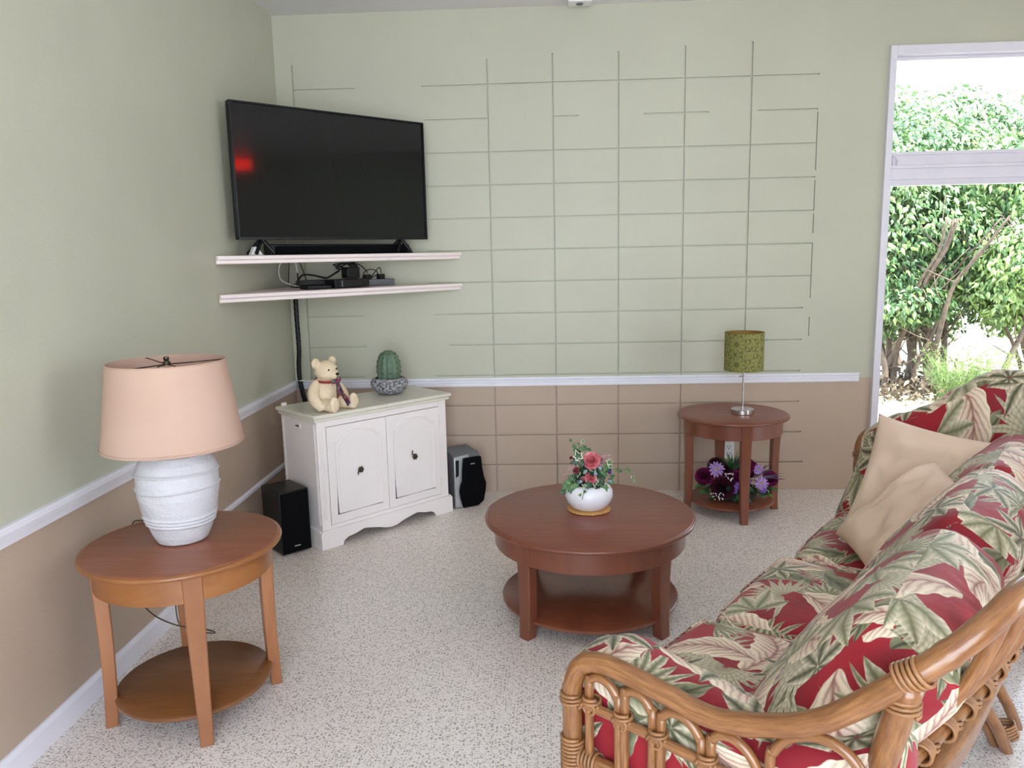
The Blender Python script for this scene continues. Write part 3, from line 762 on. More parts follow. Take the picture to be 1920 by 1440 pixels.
# ------------------------------------------------------------------ big lamp
def big_lamp():
    x, y = .392, -2.49; z0 = .6175
    r = empty('table_lamp', (x, y, z0), 'large white textured ceramic lamp with a peach tapered shade on the left table', 'table lamp')
    m, nt, bs = newmat('white_plaster_ceramic'); v = coords(nt)
    bs.inputs['Base Color'].default_value = (.58, .56, .585, 1); bs.inputs['Roughness'].default_value = .6
    b1 = bump(nt, bs, noise_n(nt, v, 30, 4, .6), .5, .012); bump(nt, bs, noise_n(nt, v, 120, 3), .25, .004, b1)
    prof = [(0, 0), (.076, 0), (.088, .005), (.101, .03), (.118, .075), (.131, .12), (.140, .17), (.143, .22), (.141, .255), (.132, .285), (.116, .310), (.09, .325), (.05, .332), (0, .333)]
    pr = []
    for a, b in zip(prof, prof[1:]):
        for k in range(26): t = k / 26; pr.append((a[0] + (b[0] - a[0]) * t, a[1] + (b[1] - a[1]) * t))
    pr.append(prof[-1])
    pr = [(q * .945, z) for q, z in pr]
    def fn(q, z, a):
        zz = z + .003 * sin(a * 2 + z * 30)
        for c in (.072, .085, .098, .200, .252): q += .0055 * exp(-((zz - c) / .0042) ** 2)
        return q + (.0012 * sin(a * 7 + z * 60) * sin(a * 3 - z * 33) if q > .02 else 0)
    mb = W(r); mb.lathe(pr, 72, (x, y, z0), fn=fn); mb.build('base', m, r, smooth=180)
    mb = W(r); mb.lathe([(0, .33), (.018, .33), (.018, .37), (.011, .375), (.011, .42), (0, .42)], 16, (x, y, z0)); mb.build('neck', M_brass, r, smooth=50)
    zb, zt, rb, rt = .342, .630, .229, .188
    sh = [(rb, zb), (rt, zt)]
    mb = W(r); mb.lathe([(rb, zb), (rb + (rt - rb) * .5, (zb + zt) / 2), (rt, zt), (rt - .0025, zt), (rb + (rt - rb) * .5 - .0025, (zb + zt) / 2), (rb - .0025, zb), (rb, zb)], 72, (x, y, z0)); s = mb.build('lamp_shade', M_shade, r, smooth=50)
    for q, z, w in ((rb, zb + .006, .0028), (rt, zt - .003, .0024)):
        mb = W(s); mb.tube([(x + (q + .0005) * cos(2 * pi * k / 72), y + (q + .0005) * sin(2 * pi * k / 72), z0 + z) for k in range(72)], w, 6, closed=True); mb.build('shade_trim', M_shade, s, smooth=180)
    mb = W(r)
    for a in (.3, 2.4, 4.5): mb.tube([(x, y, z0 + zt - .012), (x + (rt - .004) * cos(a), y + (rt - .004) * sin(a), z0 + zt - .004)], .002, 6)
    for k in range(2):
        mb.tube([(x + .012, y, z0 + .40), (x + .07, y, z0 + .46), (x + .075, y, z0 + .53), (x + .03, y, z0 + zt - .02), (x, y, z0 + zt - .012)] if k else [(x - .012, y, z0 + .40), (x - .07, y, z0 + .46), (x - .075, y, z0 + .53), (x - .03, y, z0 + zt - .02), (x, y, z0 + zt - .012)], .002, 6)
    mb.build('harp', M_brass, r, smooth=180)
    mb = W(r); mb.lathe([(0, zt - .012), (.012, zt - .012), (.013, zt - .004), (.007, zt + .001), (.010, zt + .007), (.008, zt + .014), (0, zt + .015)], 16, (x, y, z0)); mb.build('finial', M_brass, r, smooth=60)
    mb = W(r); mb.blob((x, y, z0 + .47), (.03, .03, .045)); mb.lathe([(.0, .41), (.016, .41), (.016, .44), (0, .44)], 16, (x, y, z0)); mb.build('bulb', M_white, r, smooth=60)
    pts = catmull([(x - .08, y + .04, z0 + .004), (x - .13, y + .11, z0 + .0035), (x - .19, y + .16, z0 + .0035), (x - .25, y + .182, z0 + .003), (x - .283, y + .185, z0 - .01), (x - .29, y + .18, z0 - .08), (x - .27, y + .16, .40), (x - .19, y + .05, .335), (x - .05, y - .03, .31), (x + .02, y + .1, .22), (x - .1, y + .35, .08), (x - .3, y + .5, .03), (.03, -1.9, .12)], 8)
    mb = W(r); mb.tube(pts, .0026, 6); mb.build('power_cord', M_cordm, r, smooth=180)
big_lamp()

def green_lamp():
    x, y = 2.848, -.43; z0 = .6125
    r = empty('table_lamp', (x, y, z0), 'small lamp with a green leaf patterned drum shade and steel stem', 'table lamp')
    mb = W(r); mb.lathe([(0, 0), (.064, 0), (.067, .003), (.067, .026), (.063, .030), (.012, .031), (0, .031)], 48, (x, y, z0)); mb.build('base', M_steel, r, smooth=35)
    mb = W(r); mb.lathe([(0, .03), (.0062, .03), (.0062, .36), (.011, .362), (.011, .40), (0, .40)], 16, (x, y, z0)); mb.build('stem', M_steel, r, smooth=40)
    mb = W(r); mb.tube([(x - .006, y, z0 + .225), (x - .018, y - .004, z0 + .225)], .004, 8); mb.blob((x - .02, y - .004, z0 + .225), .005, nu=10, nv=8); mb.build('rotary_switch', M_steel, r, smooth=180)
    # patterned cloth: cells of petal outlines
    m, nt, bs = newmat('green_leaf_shade_cloth'); tc = nt.nodes.new('ShaderNodeTexCoord')
    mp = nt.nodes.new('ShaderNodeMapping'); nt.links.new(tc.outputs['UV'], mp.inputs[0]); mp.inputs['Scale'].default_value = (6.5, 6.5, 1); mp.inputs['Location'].default_value = (.35, .25, 0)
    vo = nt.nodes.new('ShaderNodeTexVoronoi'); vo.voronoi_dimensions = '2D'; nt.links.new(mp.outputs[0], vo.inputs['Vector']); vo.inputs['Scale'].default_value = 1; vo.inputs['Randomness'].default_value = .55
    d = nt.nodes.new('ShaderNodeVectorMath'); d.operation = 'SUBTRACT'; nt.links.new(mp.outputs[0], d.inputs[0]); nt.links.new(vo.outputs['Position'], d.inputs[1])
    sx = nt.nodes.new('ShaderNodeSeparateXYZ'); nt.links.new(d.outputs[0], sx.inputs[0]); X = N(nt, sx.outputs[0]); Y = N(nt, sx.outputs[1])
    th = Y.at2(X); rad = (X * X + Y * Y).sqrt(); line = None
    for k, R_, ph in ((9, .30, 0), (9, .46, .35), (11, .62, .2)):
        petal = ((th * (k / 2) + ph).sin().abs()).pw(.55) * R_ + .07
        l = 1 - ((rad - petal).abs() * 26).clamp().pw(2.0); line = l if line is None else line.mx(l)
    line = line.mx((1 - ((rad - .08).abs() * 30).clamp())).mx(rad.lt(.07) * .7)
    vein = ((rad * 40 + (th * 9).sin() * 3).sin()).gt(.86) * .25
    c = mixc(nt, line.mx(vein), lin(150, 148, 84), lin(88, 86, 42))
    nt.links.new(c.s, bs.inputs['Base Color']); bs.inputs['Roughness'].default_value = .8
    t = nt.nodes.new('ShaderNodeBsdfTranslucent'); nt.links.new(c.s, t.inputs[0]); mx = nt.nodes.new('ShaderNodeMixShader'); mx.inputs[0].default_value = .2
    nt.links.new(bs.outputs[0], mx.inputs[1]); nt.links.new(t.outputs[0], mx.inputs[2]); nt.links.new(mx.outputs[0], nt.nodes['Material Output'].inputs[0])
    R = .113; n = 64; z1, z2 = .265, .487; mb = W(r); vs = []; fs = []; uv = []
    for k in range(n):
        a = 2 * pi * k / n; vs += [(x + R * cos(a), y + R * sin(a), z0 + z1), (x + R * cos(a), y + R * sin(a), z0 + z2)]
    for k in range(n):
        j = (k + 1) % n; fs.append((2 * k, 2 * j, 2 * j + 1, 2 * k + 1)); u0, u1 = k / n * 2 * pi * R, (k + 1) / n * 2 * pi * R; uv.append([(u0, 0), (u1, 0), (u1, .222), (u0, .222)])
    mb.add(vs, fs, uv); s = mb.build('lamp_shade', m, r, smooth=180)
    mb = W(s); mb.lathe([(R - .0012, z1), (R - .0012, z2)], n, (x, y, z0)); mb.build('shade_lining', plain('amber_lining', lin(150, 110, 50), .5), s, smooth=180)
    M_ot = plain('olive_trim', lin(120, 118, 54), .7)
    for z in (z1, z2):
        mb = W(s); mb.tube([(x + R * cos(2 * pi * k / n), y + R * sin(2 * pi * k / n), z0 + z) for k in range(n)], .0018, 6, closed=True); mb.build('shade_trim', M_ot, s, smooth=180)
    mb = W(r)
    for a in (.5, 2.6, 4.7): mb.tube([(x, y, z0 + .39), (x + R * cos(a), y + R * sin(a), z0 + .37)], .0015, 6)
    mb.build('shade_spider', M_steel, r, smooth=180)
    mb = W(r); mb.blob((x, y, z0 + .43), (.022, .022, .032)); mb.build('bulb', M_white, r, smooth=180)
green_lamp()
# ------------------------------------------------------------------ teddy bear
def teddy():
    g = CP(.135, .115, .755); fa = radians(-30); f = Vector((cos(fa), sin(fa), 0)); l = Vector((-sin(fa), cos(fa), 0))
    r = empty('teddy_bear', g, 'cream plush teddy bear with a patterned scarf sitting on the white cabinet', 'teddy bear')
    Q = lambda a, b, c: g + f * a + l * b + Vector((0, 0, c)); R = Matrix(((f.x, l.x, 0), (f.y, l.y, 0), (0, 0, 1)))
    mb = W(r)
    mb.blob(Q(0, 0, .092), (.064, .072, .092), R); mb.blob(Q(-.005, 0, .14), (.05, .058, .05), R)
    mb.blob(Q(.012, 0, .218), (.058, .068, .056), R); mb.blob(Q(.024, 0, .200), (.052, .062, .042), R)
    mb.blob(Q(.070, 0, .196), (.030, .032, .026), R)
    for s in (-1, 1):
        mb.blob(Q(0, s * .062, .262), (.014, .030, .030), R); mb.blob(Q(.004, s * .042, .25), (.018, .02, .02), R)
        for k in range(9):
            t = k / 8; mb.blob(Q(-.002 + .055 * t * t, s * (.066 + .040 * sin(t * 2.2)), .148 - .115 * t), .026 + .006 * sin(pi * t))
        for k in range(7):
            t = k / 6; mb.blob(Q(.03 + .09 * t, s * (.045 + .026 * t), .036), (.034, .034, .034))
        mb.blob(Q(.136, s * .073, .046), (.021, .032, .045), R)
    o = mb.build('body', M_fur, r, smooth=180)
    md = o.modifiers.new('remesh', 'REMESH'); md.mode = 'VOXEL'; md.voxel_size = .0045; md.use_smooth_shade = True
    sm = o.modifiers.new('smooth', 'SMOOTH'); sm.iterations = 6; sm.factor = .6
    tx = bpy.data.textures.new('plush_nap', 'CLOUDS'); tx.noise_scale = .006
    ds = o.modifiers.new('nap', 'DISPLACE'); ds.texture = tx; ds.strength = .006; ds.texture_coords = 'LOCAL'
    for s in (-1, 1):
        e = W(r); e.blob(Q(.065, s * .029, .226), .0052, nu=12, nv=8); e.build('eye', M_black, r, smooth=180)
    e = W(r); e.blob(Q(.099, 0, .203), (.007, .012, .008), R); e.tube([Q(.102, 0, .198), Q(.101, 0, .188), Q(.095, .008, .182)], .0016, 6); e.tube([Q(.101, 0, .188), Q(.095, -.008, .182)], .0016, 6); e.build('nose', M_black, r, smooth=180)
    for s in (-1, 1):
        e = W(r); e.blob(Q(.155, s * .073, .046), (.005, .020, .030), R); tag(e.build('foot_pad', mat_pad, r, smooth=180))
    # scarf
    n = 40; e = W(r); e.tube([Q(.012 + .060 * cos(2 * pi * k / n), .060 * sin(2 * pi * k / n), .163 - .006 * cos(2 * pi * k / n)) for k in range(n)], .0065, 8, closed=True)
    sc = e.build('neck_ribbon', plain('red_ribbon', lin(150, 30, 34), .5), r, smooth=180)
    m, nt, bs = newmat('patterned_scarf'); v = coords(nt); nz = noise_n(nt, v, 45, 2, .5, .6); n2 = noise_n(nt, v, 110, 2)
    c = mixc(nt, nz.ss(.42, .46), lin(20, 70, 120), lin(150, 26, 34)); c = mixc(nt, nz.ss(.56, .59), c, lin(20, 120, 140)); c = mixc(nt, n2.gt(.66), c, lin(220, 190, 180)); c = mixc(nt, n2.lt(.36), c, lin(40, 16, 60))
    nt.links.new(c.s, bs.inputs['Base Color']); bs.inputs['Roughness'].default_value = .45
    def strip(a, mid, b, w0, w1, th=.004):
        pts = catmull([a, mid, b], 8); e_ = W(r); vs = []; k = len(pts)
        for i, p in enumerate(pts):
            t = i / (k - 1); w = w0 + (w1 - w0) * t; side = (f * .75 + Vector((0, 0, .5)) - l * .3).normalized(); wave = .004 * sin(t * 9)
            for s_, q in ((-1, 0), (-.3, 1), (.3, 0), (1, 1)): vs.append(p + side * w * s_ + f * (q * th + wave) + Vector((0, 0, 0)))
        fs = [(i * 4 + j, i * 4 + j + 1, i * 4 + 5 + j, i * 4 + 4 + j) for i in range(k - 1) for j in range(3)]
        e_.add(vs, fs); o_ = e_.build('scarf_tail', m, r, smooth=180); so = o_.modifiers.new('thick', 'SOLIDIFY'); so.thickness = .003; return o_
    K0 = Q(.083, .004, .160)
    strip(K0, Q(.098, .002, .12), Q(.105, -.012, .075), .016, .026); strip(K0, Q(.115, .01, .105), Q(.160, .012, .035), .014, .022)
    e = W(r); e.blob(K0 + f * .01, (.014, .016, .012)); e.blob(K0 + l * .022 + Vector((0, 0, .008)), (.010, .020, .013)); e.blob(K0 - l * .018, (.010, .017, .012)); e.build('scarf_knot', m, r, smooth=180)
mat_pad = plain('foot_pad_cloth', lin(222, 200, 170), .9)
teddy()

# ------------------------------------------------------------------ cactus bowl
def cactus():
    c = Vector((.712, -.395, .7555))
    r = empty('potted_cactus', c, 'round ribbed artificial cactus in a speckled grey bowl on the white cabinet', 'potted cactus')
    m, nt, bs = newmat('speckled_grey_stone'); v = coords(nt)
    vo = nt.nodes.new('ShaderNodeTexVoronoi'); nt.links.new(v, vo.inputs['Vector']); vo.inputs['Scale'].default_value = 95
    nz = noise_n(nt, v, 70, 4, .7); k = mixc(nt, nz.ss(.42, .58), lin(84, 84, 88), lin(176, 174, 178)); k = mixc(nt, N(nt, vo.outputs['Distance']).lt(.18), k, lin(60, 60, 64))
    nt.links.new(k.s, bs.inputs['Base Color']); bs.inputs['Roughness'].default_value = .7; bump(nt, bs, nz, .6, .006)
    mb = W(r); mb.lathe([(0, 0), (.055, 0), (.075, .008), (.100, .030), (.114, .058), (.112, .078), (.100, .096), (.086, .103), (.080, .100), (.086, .088), (.088, .07), (.0, .065)], 48, c); mb.build('bowl', m, r, smooth=60)
    mb = W(r); mb.lathe([(0, .086), (.084, .084), (.084, .07)], 32, c); mb.build('soil', M_soil, r, smooth=60)
    M_c = plain('cactus_green', lin(92, 114, 92), .55, var=.12, vscale=25)
    prof = [(.0, .268), (.018, .266), (.038, .255), (.054, .236), (.065, .205), (.071, .17), (.071, .135), (.066, .105), (.060, .08)]
    pr = []
    for a, b in zip(prof, prof[1:]):
        for q in range(4): t = q / 4; pr.append((a[0] + (b[0] - a[0]) * t, a[1] + (b[1] - a[1]) * t))
    pr.append(prof[-1]); NR = 10
    mb = W(r); mb.lathe(pr, 100, c, fn=lambda q, z, a: q * (1 + .10 * (abs(cos(a * NR / 2)) ** .7 - .6)) + (.0025 * sin(z * 190) * abs(cos(a * NR / 2)) ** 3 if q > .03 else 0))
    for i in range(NR):
        a = 2 * pi * i / NR
        for z in (.10, .133, .166, .199, .226, .248):
            q = .071 if z < .18 else (.068 if z < .21 else (.058 if z < .24 else .044)); q *= 1.04
            p = c + Vector((q * cos(a), q * sin(a), z)); mb.blob(p, .0028, nu=6, nv=4, mi=1)
            for s in (-.5, .0, .6):
                d = Vector((cos(a + s), sin(a + s), .3 + s * .3)); mb.tube([p, p + d * .007], [.0009, .0002], 4, mi=1)
    mb.build('cactus_body', [M_c, plain('dark_spines', lin(62, 50, 44), .7)], r, smooth=60)
cactus()

# ------------------------------------------------------------------ flowers
def ortho(nrm, up):
    nrm = nrm.normalized(); x = up.cross(nrm)
    if x.length < 1e-4: x = Vector((1, 0, 0)).cross(nrm)
    x.normalize(); y = nrm.cross(x); return x, y, nrm
IVY = [(0, -.05), (.22, -.30), (.50, -.22), (.40, .05), (.62, .38), (.30, .38), (.0, 1.0), (-.30, .38), (-.62, .38), (-.40, .05), (-.50, -.22), (-.22, -.30)]
OVAL = [(0, 0), (.22, .12), (.34, .35), (.33, .6), (.18, .85), (0, 1.0), (-.18, .85), (-.33, .6), (-.34, .35), (-.22, .12)]
def leaf(mb, pos, nrm, tip, size, shape=IVY, rim=True, bend=.25):
    x, y, n = ortho(nrm, Vector((0, 0, 1))); t = (tip - n * tip.dot(n)); t = t.normalized() if t.length > 1e-4 else y; s = t.cross(n)
    def P(a, b): return pos + s * a * size + t * b * size - n * (bend * (a * a * .8 + b * b * .35)) * size
    k = len(shape); cx, cy = 0, .3
    out = [P(a, b) for a, b in shape]; inn = [P(cx + (a - cx) * .72, cy + (b - cy) * .76) + n * .0006 for a, b in shape]
    mb.add([P(cx, cy) + n * .0008] + inn, [(0, 1 + i, 1 + (i + 1) % k) for i in range(k)], mi=0)
    mb.add(inn + out, [(i, (i + 1) % k, k + (i + 1) % k, k + i) for i in range(k)], mi=1 if rim else 0)
def rose(mb, c, ax, R, layers=5, open_=1.0, seed=0):
    rn = random.Random(seed); x, y, n = ortho(ax, Vector((.3, .2, 1)))
    for L in range(layers):
        q = (L + 1) / layers; k = 3 + (L > 1) + (L > 3); rad = R * (.10 + .80 * q ** 1.15 * open_); h = R * (1.15 - .72 * q * q)
        for j in range(k):
            a0 = 2 * pi * j / k + L * .9 + rn.uniform(-.2, .2); sp = pi / k * 1.35; vs = []; NU, NV = 6, 5
            for iv in range(NV + 1):
                v = iv / NV
                for iu in range(NU + 1):
                    u = iu / NU * 2 - 1; a = a0 + sp * u * (.55 + .45 * sin(pi * min(1, v * .75)))
                    rr = rad * (sin(v * 1.75) ** .8 if v > 0 else 0) + R * .42 * q * q * max(0, v - .45) * (1 - u * u * .3)
                    zz = h * v * (1 - .16 * u * u) - R * .40 + R * .10 * (j % 2) * q * v
                    vs.append(c + (x * cos(a) + y * sin(a)) * rr + n * zz)
            mb.add(vs, [(i * (NU + 1) + k2, i * (NU + 1) + k2 + 1, (i + 1) * (NU + 1) + k2 + 1, (i + 1) * (NU + 1) + k2) for i in range(NV) for k2 in range(NU)], mi=(L + j) % 2)
def daisy(mbp, mbc, c, ax, R, k=12, w=.22, seed=0):
    x, y, n = ortho(ax, Vector((0, 0, 1))); rn = random.Random(seed)
    for j in range(k):
        a = 2 * pi * j / k + rn.uniform(-.08, .08); d = x * cos(a) + y * sin(a); s = n.cross(d); RR = R * rn.uniform(.88, 1.05)
        pts = [(0.1, .06), (.35, w * .8), (.7, w), (.92, w * .6), (1.0, 0), (.92, -w * .6), (.7, -w), (.35, -w * .8), (.1, -.06)]
        vs = [c + d * RR * a_ + s * R * b_ - n * R * .18 * a_ * a_ + n * R * .10 * (j % 2) for a_, b_ in pts]; ctr = c + d * RR * .6 + n * R * .02
        mbp.add(vs + [ctr], [(i, (i + 1) % 9, 9) for i in range(9)])
    if mbc is not None: mbc.blob(c + n * R * .05, (R * .2, R * .2, R * .12), nu=10, nv=6)
M_ivy = mat_leaf('ivy_green', lin(44, 84, 44), lin(88, 134, 66), .4, .15, 30); M_rim = plain('ivy_cream_rim', lin(214, 220, 190), .5)
M_ivyd = mat_leaf('ivy_dark_green', lin(26, 58, 38), lin(52, 90, 56), .4, .1, 30)
M_blueleaf = plain('grey_blue_leaf', lin(130, 148, 160), .6)
def rosemat(name, a, b):
    m, nt, bs = newmat(name); v = coords(nt); c = mixc(nt, noise_n(nt, v, 60, 3).ss(.35, .65), a, b); nt.links.new(c.s, bs.inputs['Base Color']); bs.inputs['Roughness'].default_value = .7
    t = nt.nodes.new('ShaderNodeBsdfTranslucent'); nt.links.new(c.s, t.inputs[0]); mx = nt.nodes.new('ShaderNodeMixShader'); mx.inputs[0].default_value = .2
    nt.links.new(bs.outputs[0], mx.inputs[1]); nt.links.new(t.outputs[0], mx.inputs[2]); nt.links.new(mx.outputs[0], nt.nodes['Material Output'].inputs[0]); return m
M_rose = rosemat('pink_rose', lin(232, 128, 144), lin(246, 180, 180)); M_rosed = rosemat('dusty_red_bud', lin(140, 50, 62), lin(176, 90, 96)); M_rosep = rosemat('pale_mauve_bud', lin(200, 150, 158), lin(214, 176, 180))
M_peony = rosemat('dark_magenta_peony', lin(104, 10, 66), lin(140, 22, 92)); M_peonyd = rosemat('wine_peony', lin(66, 8, 34), lin(96, 16, 52)); M_lilac = rosemat('lilac_petal', lin(168, 128, 198), lin(196, 164, 216)); M_violet = rosemat('violet_petal', lin(110, 70, 160), lin(140, 100, 190))

M_roselt = {}
for _m, _a, _b in ((M_rose, lin(206, 92, 112), lin(240, 160, 164)), (M_rosed, lin(110, 34, 46), lin(160, 80, 88)), (M_rosep, lin(176, 120, 136), lin(220, 190, 192)), (M_peony, lin(76, 6, 46), lin(120, 16, 78)), (M_peonyd, lin(44, 6, 22), lin(84, 12, 44)), (M_violet, lin(90, 54, 140), lin(150, 110, 200))): M_roselt[_m.name] = rosemat(_m.name + '_shade', _a, _b)
def pink_pot():
    cx, cy, cz = 1.857, -1.705, .4505
    mb = MB((cx, cy, cz)); mb.lathe([(0, 0), (.094, 0), (.098, .003), (.094, .0055), (0, .0055)], 48, (cx, cy, cz)); tag(mb.build('coaster', M_cork, smooth=40), 'round tan coaster mat under the white flower bowl', 'coaster')
    z0 = cz + .006
    r = empty('flower_pot', (cx, cy, z0), 'rounded white bowl of pink roses and ivy on the coffee table', 'flower pot')
    mb = W(r); mb.lathe([(0, 0), (.058, 0), (.078, .010), (.098, .034), (.107, .060), (.104, .086), (.090, .106), (.074, .114), (.064, .112), (.062, .104), (.074, .09), (.08, .07), (0, .06)], 56, (cx, cy, z0)); mb.build('bowl', M_ceramic, r, smooth=180)
    mb = W(r); mb.lathe([(0, .098), (.066, .096), (.070, .08)], 32, (cx, cy, z0)); mb.build('moss', M_soil, r)
    def pp(px, py, dy=0): return Vector((cx + (px - 1104) * .00229, cy - .02 + dy, .455 + (958 - py) * .00229))
    rn = random.Random(3)
    for k, (px, py, dy, R, mt, ax, ly, op) in enumerate(((1108, 857, -.03, .036, M_rose, (-.1, -.9, .5), 6, 1.0), (1106, 889, -.05, .026, M_rose, (-.1, -.8, .35), 4, .9), (1079, 876, -.03, .017, M_rosed, (-.5, -.7, .4), 4, .8),
            (1083, 842, -.0, .017, M_rosed, (-.3, -.5, .8), 4, .8), (1128, 858, -.01, .015, M_rosep, (.5, -.6, .5), 4, .8), (1070, 855, 0, .011, M_rosed, (-.6, -.4, .6), 3, .7), (1118, 912, -.055, .014, M_rosep, (.2, -.9, .1), 3, .8), (1143, 884, .02, .016, M_violet, (.6, -.5, .4), 3, .8), (1095, 905, .05, .02, M_rose, (0, .8, .4), 4, .9), (1120, 880, .06, .022, M_rosep, (.3, .8, .4), 4, .9))):
        mb = W(r); rose(mb, pp(px, py, dy), Vector(ax), R, ly, op, k); mb.build('rose', [mt, M_roselt[mt.name]], r, smooth=180)
    mb = W(r)
    for k in range(62):
        a = rn.uniform(0, 2 * pi); e_ = rn.uniform(-.1, 1.35); q = rn.uniform(.055, .088)
        d = Vector((cos(a) * cos(e_), sin(a) * cos(e_), sin(e_))); p = Vector((cx, cy - .005, z0 + .125)) + Vector((d.x * q * 1.05, d.y * q, d.z * q * 1.15))
        leaf(mb, p, d + Vector((rn.uniform(-.5, .5), rn.uniform(-.5, .5), .2)), Vector((d.x, d.y, -.4 + rn.uniform(-.4, .6))), rn.uniform(.024, .036), rim=rn.random() < .3)
    mb.build('ivy_foliage', [M_ivyd, M_rim], r)
    mb = W(r)
    for px, py, s in ((1100, 873, .022), (1112, 876, .02), (1090, 893, .02), (1120, 866, .02), (1140, 892, .02)): leaf(mb, pp(px, py, -.055), Vector((rn.uniform(-.4, .4), -1, .3)), Vector((rn.uniform(-1, 1), 0, -.4)), s, OVAL, False)
    mb.build('grey_leaves', M_blueleaf, r)
    def sprig(pts, leaves, sz, mats=(M_ivy, M_rim)):
        mb = W(r); P = catmull(pts, 6); mb.tube(P, .0012, 5, mi=0)
        for px, py, tx, tz, rim, sc in leaves: leaf(mb, pp(px, py, leaves_dy), Vector((.1, -1, .35)), Vector((tx, 0, tz)), sz * sc, rim=rim)
        mb.build('ivy_sprig', list(mats), r)
    leaves_dy = -.01
    sprig([pp(1095, 880), pp(1085, 850), pp(1075, 825)], [(1070, 820, -.6, 1, 0, .8), (1074, 829, .8, .3, 0, .7), (1078, 833, -1, .2, 0, 1), (1079, 838, -.3, -1, 0, 1.2)], .017)
    sprig([pp(1100, 870), pp(1096, 840), pp(1092, 822)], [(1092, 823, .1, 1, 1, .9), (1094, 834, 1, -.4, 0, 1.3), (1090, 836, -1, -.3, 0, 1.2), (1103, 838, .9, -.2, 0, 1), (1085, 826, -1, 0, 0, .7)], .018)
    leaves_dy = -.03
    sprig([pp(1090, 880, -.02), pp(1082, 862, -.03)], [(1084, 851, -.2, .6, 1, 1.5), (1080, 858, -1, -.3, 0, 1.3), (1090, 860, 1, -.6, 0, 1.2)], .026, (M_ivyd, M_rim))
    leaves_dy = -.02
    sprig([pp(1120, 885, -.02), pp(1135, 870, -.02), pp(1141, 862, -.02)], [(1140, 862, 1, .2, 1, 1.1), (1143, 868, .7, -.8, 1, .9), (1135, 873, .6, .1, 0, 1.5), (1130, 880, .5, -1, 0, 1.4)], .022)
    leaves_dy = 0
    sprig([pp(1125, 895), pp(1145, 878), pp(1165, 879), pp(1180, 880), pp(1190, 895), pp(1193, 905)], [(1158, 880, -.6, -.1, 0, 1), (1163, 881, .8, -.3, 0, 1), (1178, 878, .2, 1, 0, .9), (1177, 883, -.3, -.8, 0, .9), (1183, 881, 1, -.3, 0, .8), (1187, 893, .5, -1, 1, 1.1), (1191, 901, .4, -1, 1, .8)], .014)
    leaves_dy = -.075
    sprig([pp(1100, 900, -.05), pp(1093, 912, -.075), pp(1088, 922, -.115)], [(1094, 902, -.6, .5, 1, 1), (1092, 912, .8, .0, 1, 1), (1087, 918, -.9, -.2, 1, 1), (1090, 923, .5, -.9, 1, 1.1)], .018)
    leaves_dy = -.04
    sprig([pp(1090, 895, -.03), pp(1070, 900, -.05), pp(1055, 912, -.05)], [(1067, 898, -.9, .2, 0, 1.3), (1061, 905, -.8, -.8, 0, 1.5), (1070, 912, .0, -1, 0, 1.3), (1055, 915, -1, -.7, 0, 1.1), (1078, 902, -.4, -.9, 0, 1.3), (1073, 890, -1, .6, 0, 1.2)], .024)
    sprig([pp(1115, 890, -.03), pp(1140, 900, -.05)], [(1142, 897, .9, -.2, 0, 1.1), (1133, 908, .3, -1, 0, 1.2), (1122, 903, .2, -1, 0, 1.3), (1145, 888, 1, .4, 0, .9)], .024)
    for (x0, y0, x1, y1) in ((1076, 872, 1052, 890), (1120, 848, 1150, 855), (1120, 852, 1147, 846), (1078, 866, 1058, 878)):
        mb = W(r); a = pp(x0, y0, -.02); b = pp(x1, y1, -.03); mb.tube([a, b], .0009, 5)
        for k in range(26):
            t = rn.uniform(.1, 1); mb.blob(a.lerp(b, t) + Vector((rn.uniform(-1, 1), rn.uniform(-1, 1), rn.uniform(-1, 1))) * .007 * (1.2 - t), .0021, nu=6, nv=4)
        mb.build('bud_spike', M_rosep, r)
pink_pot()

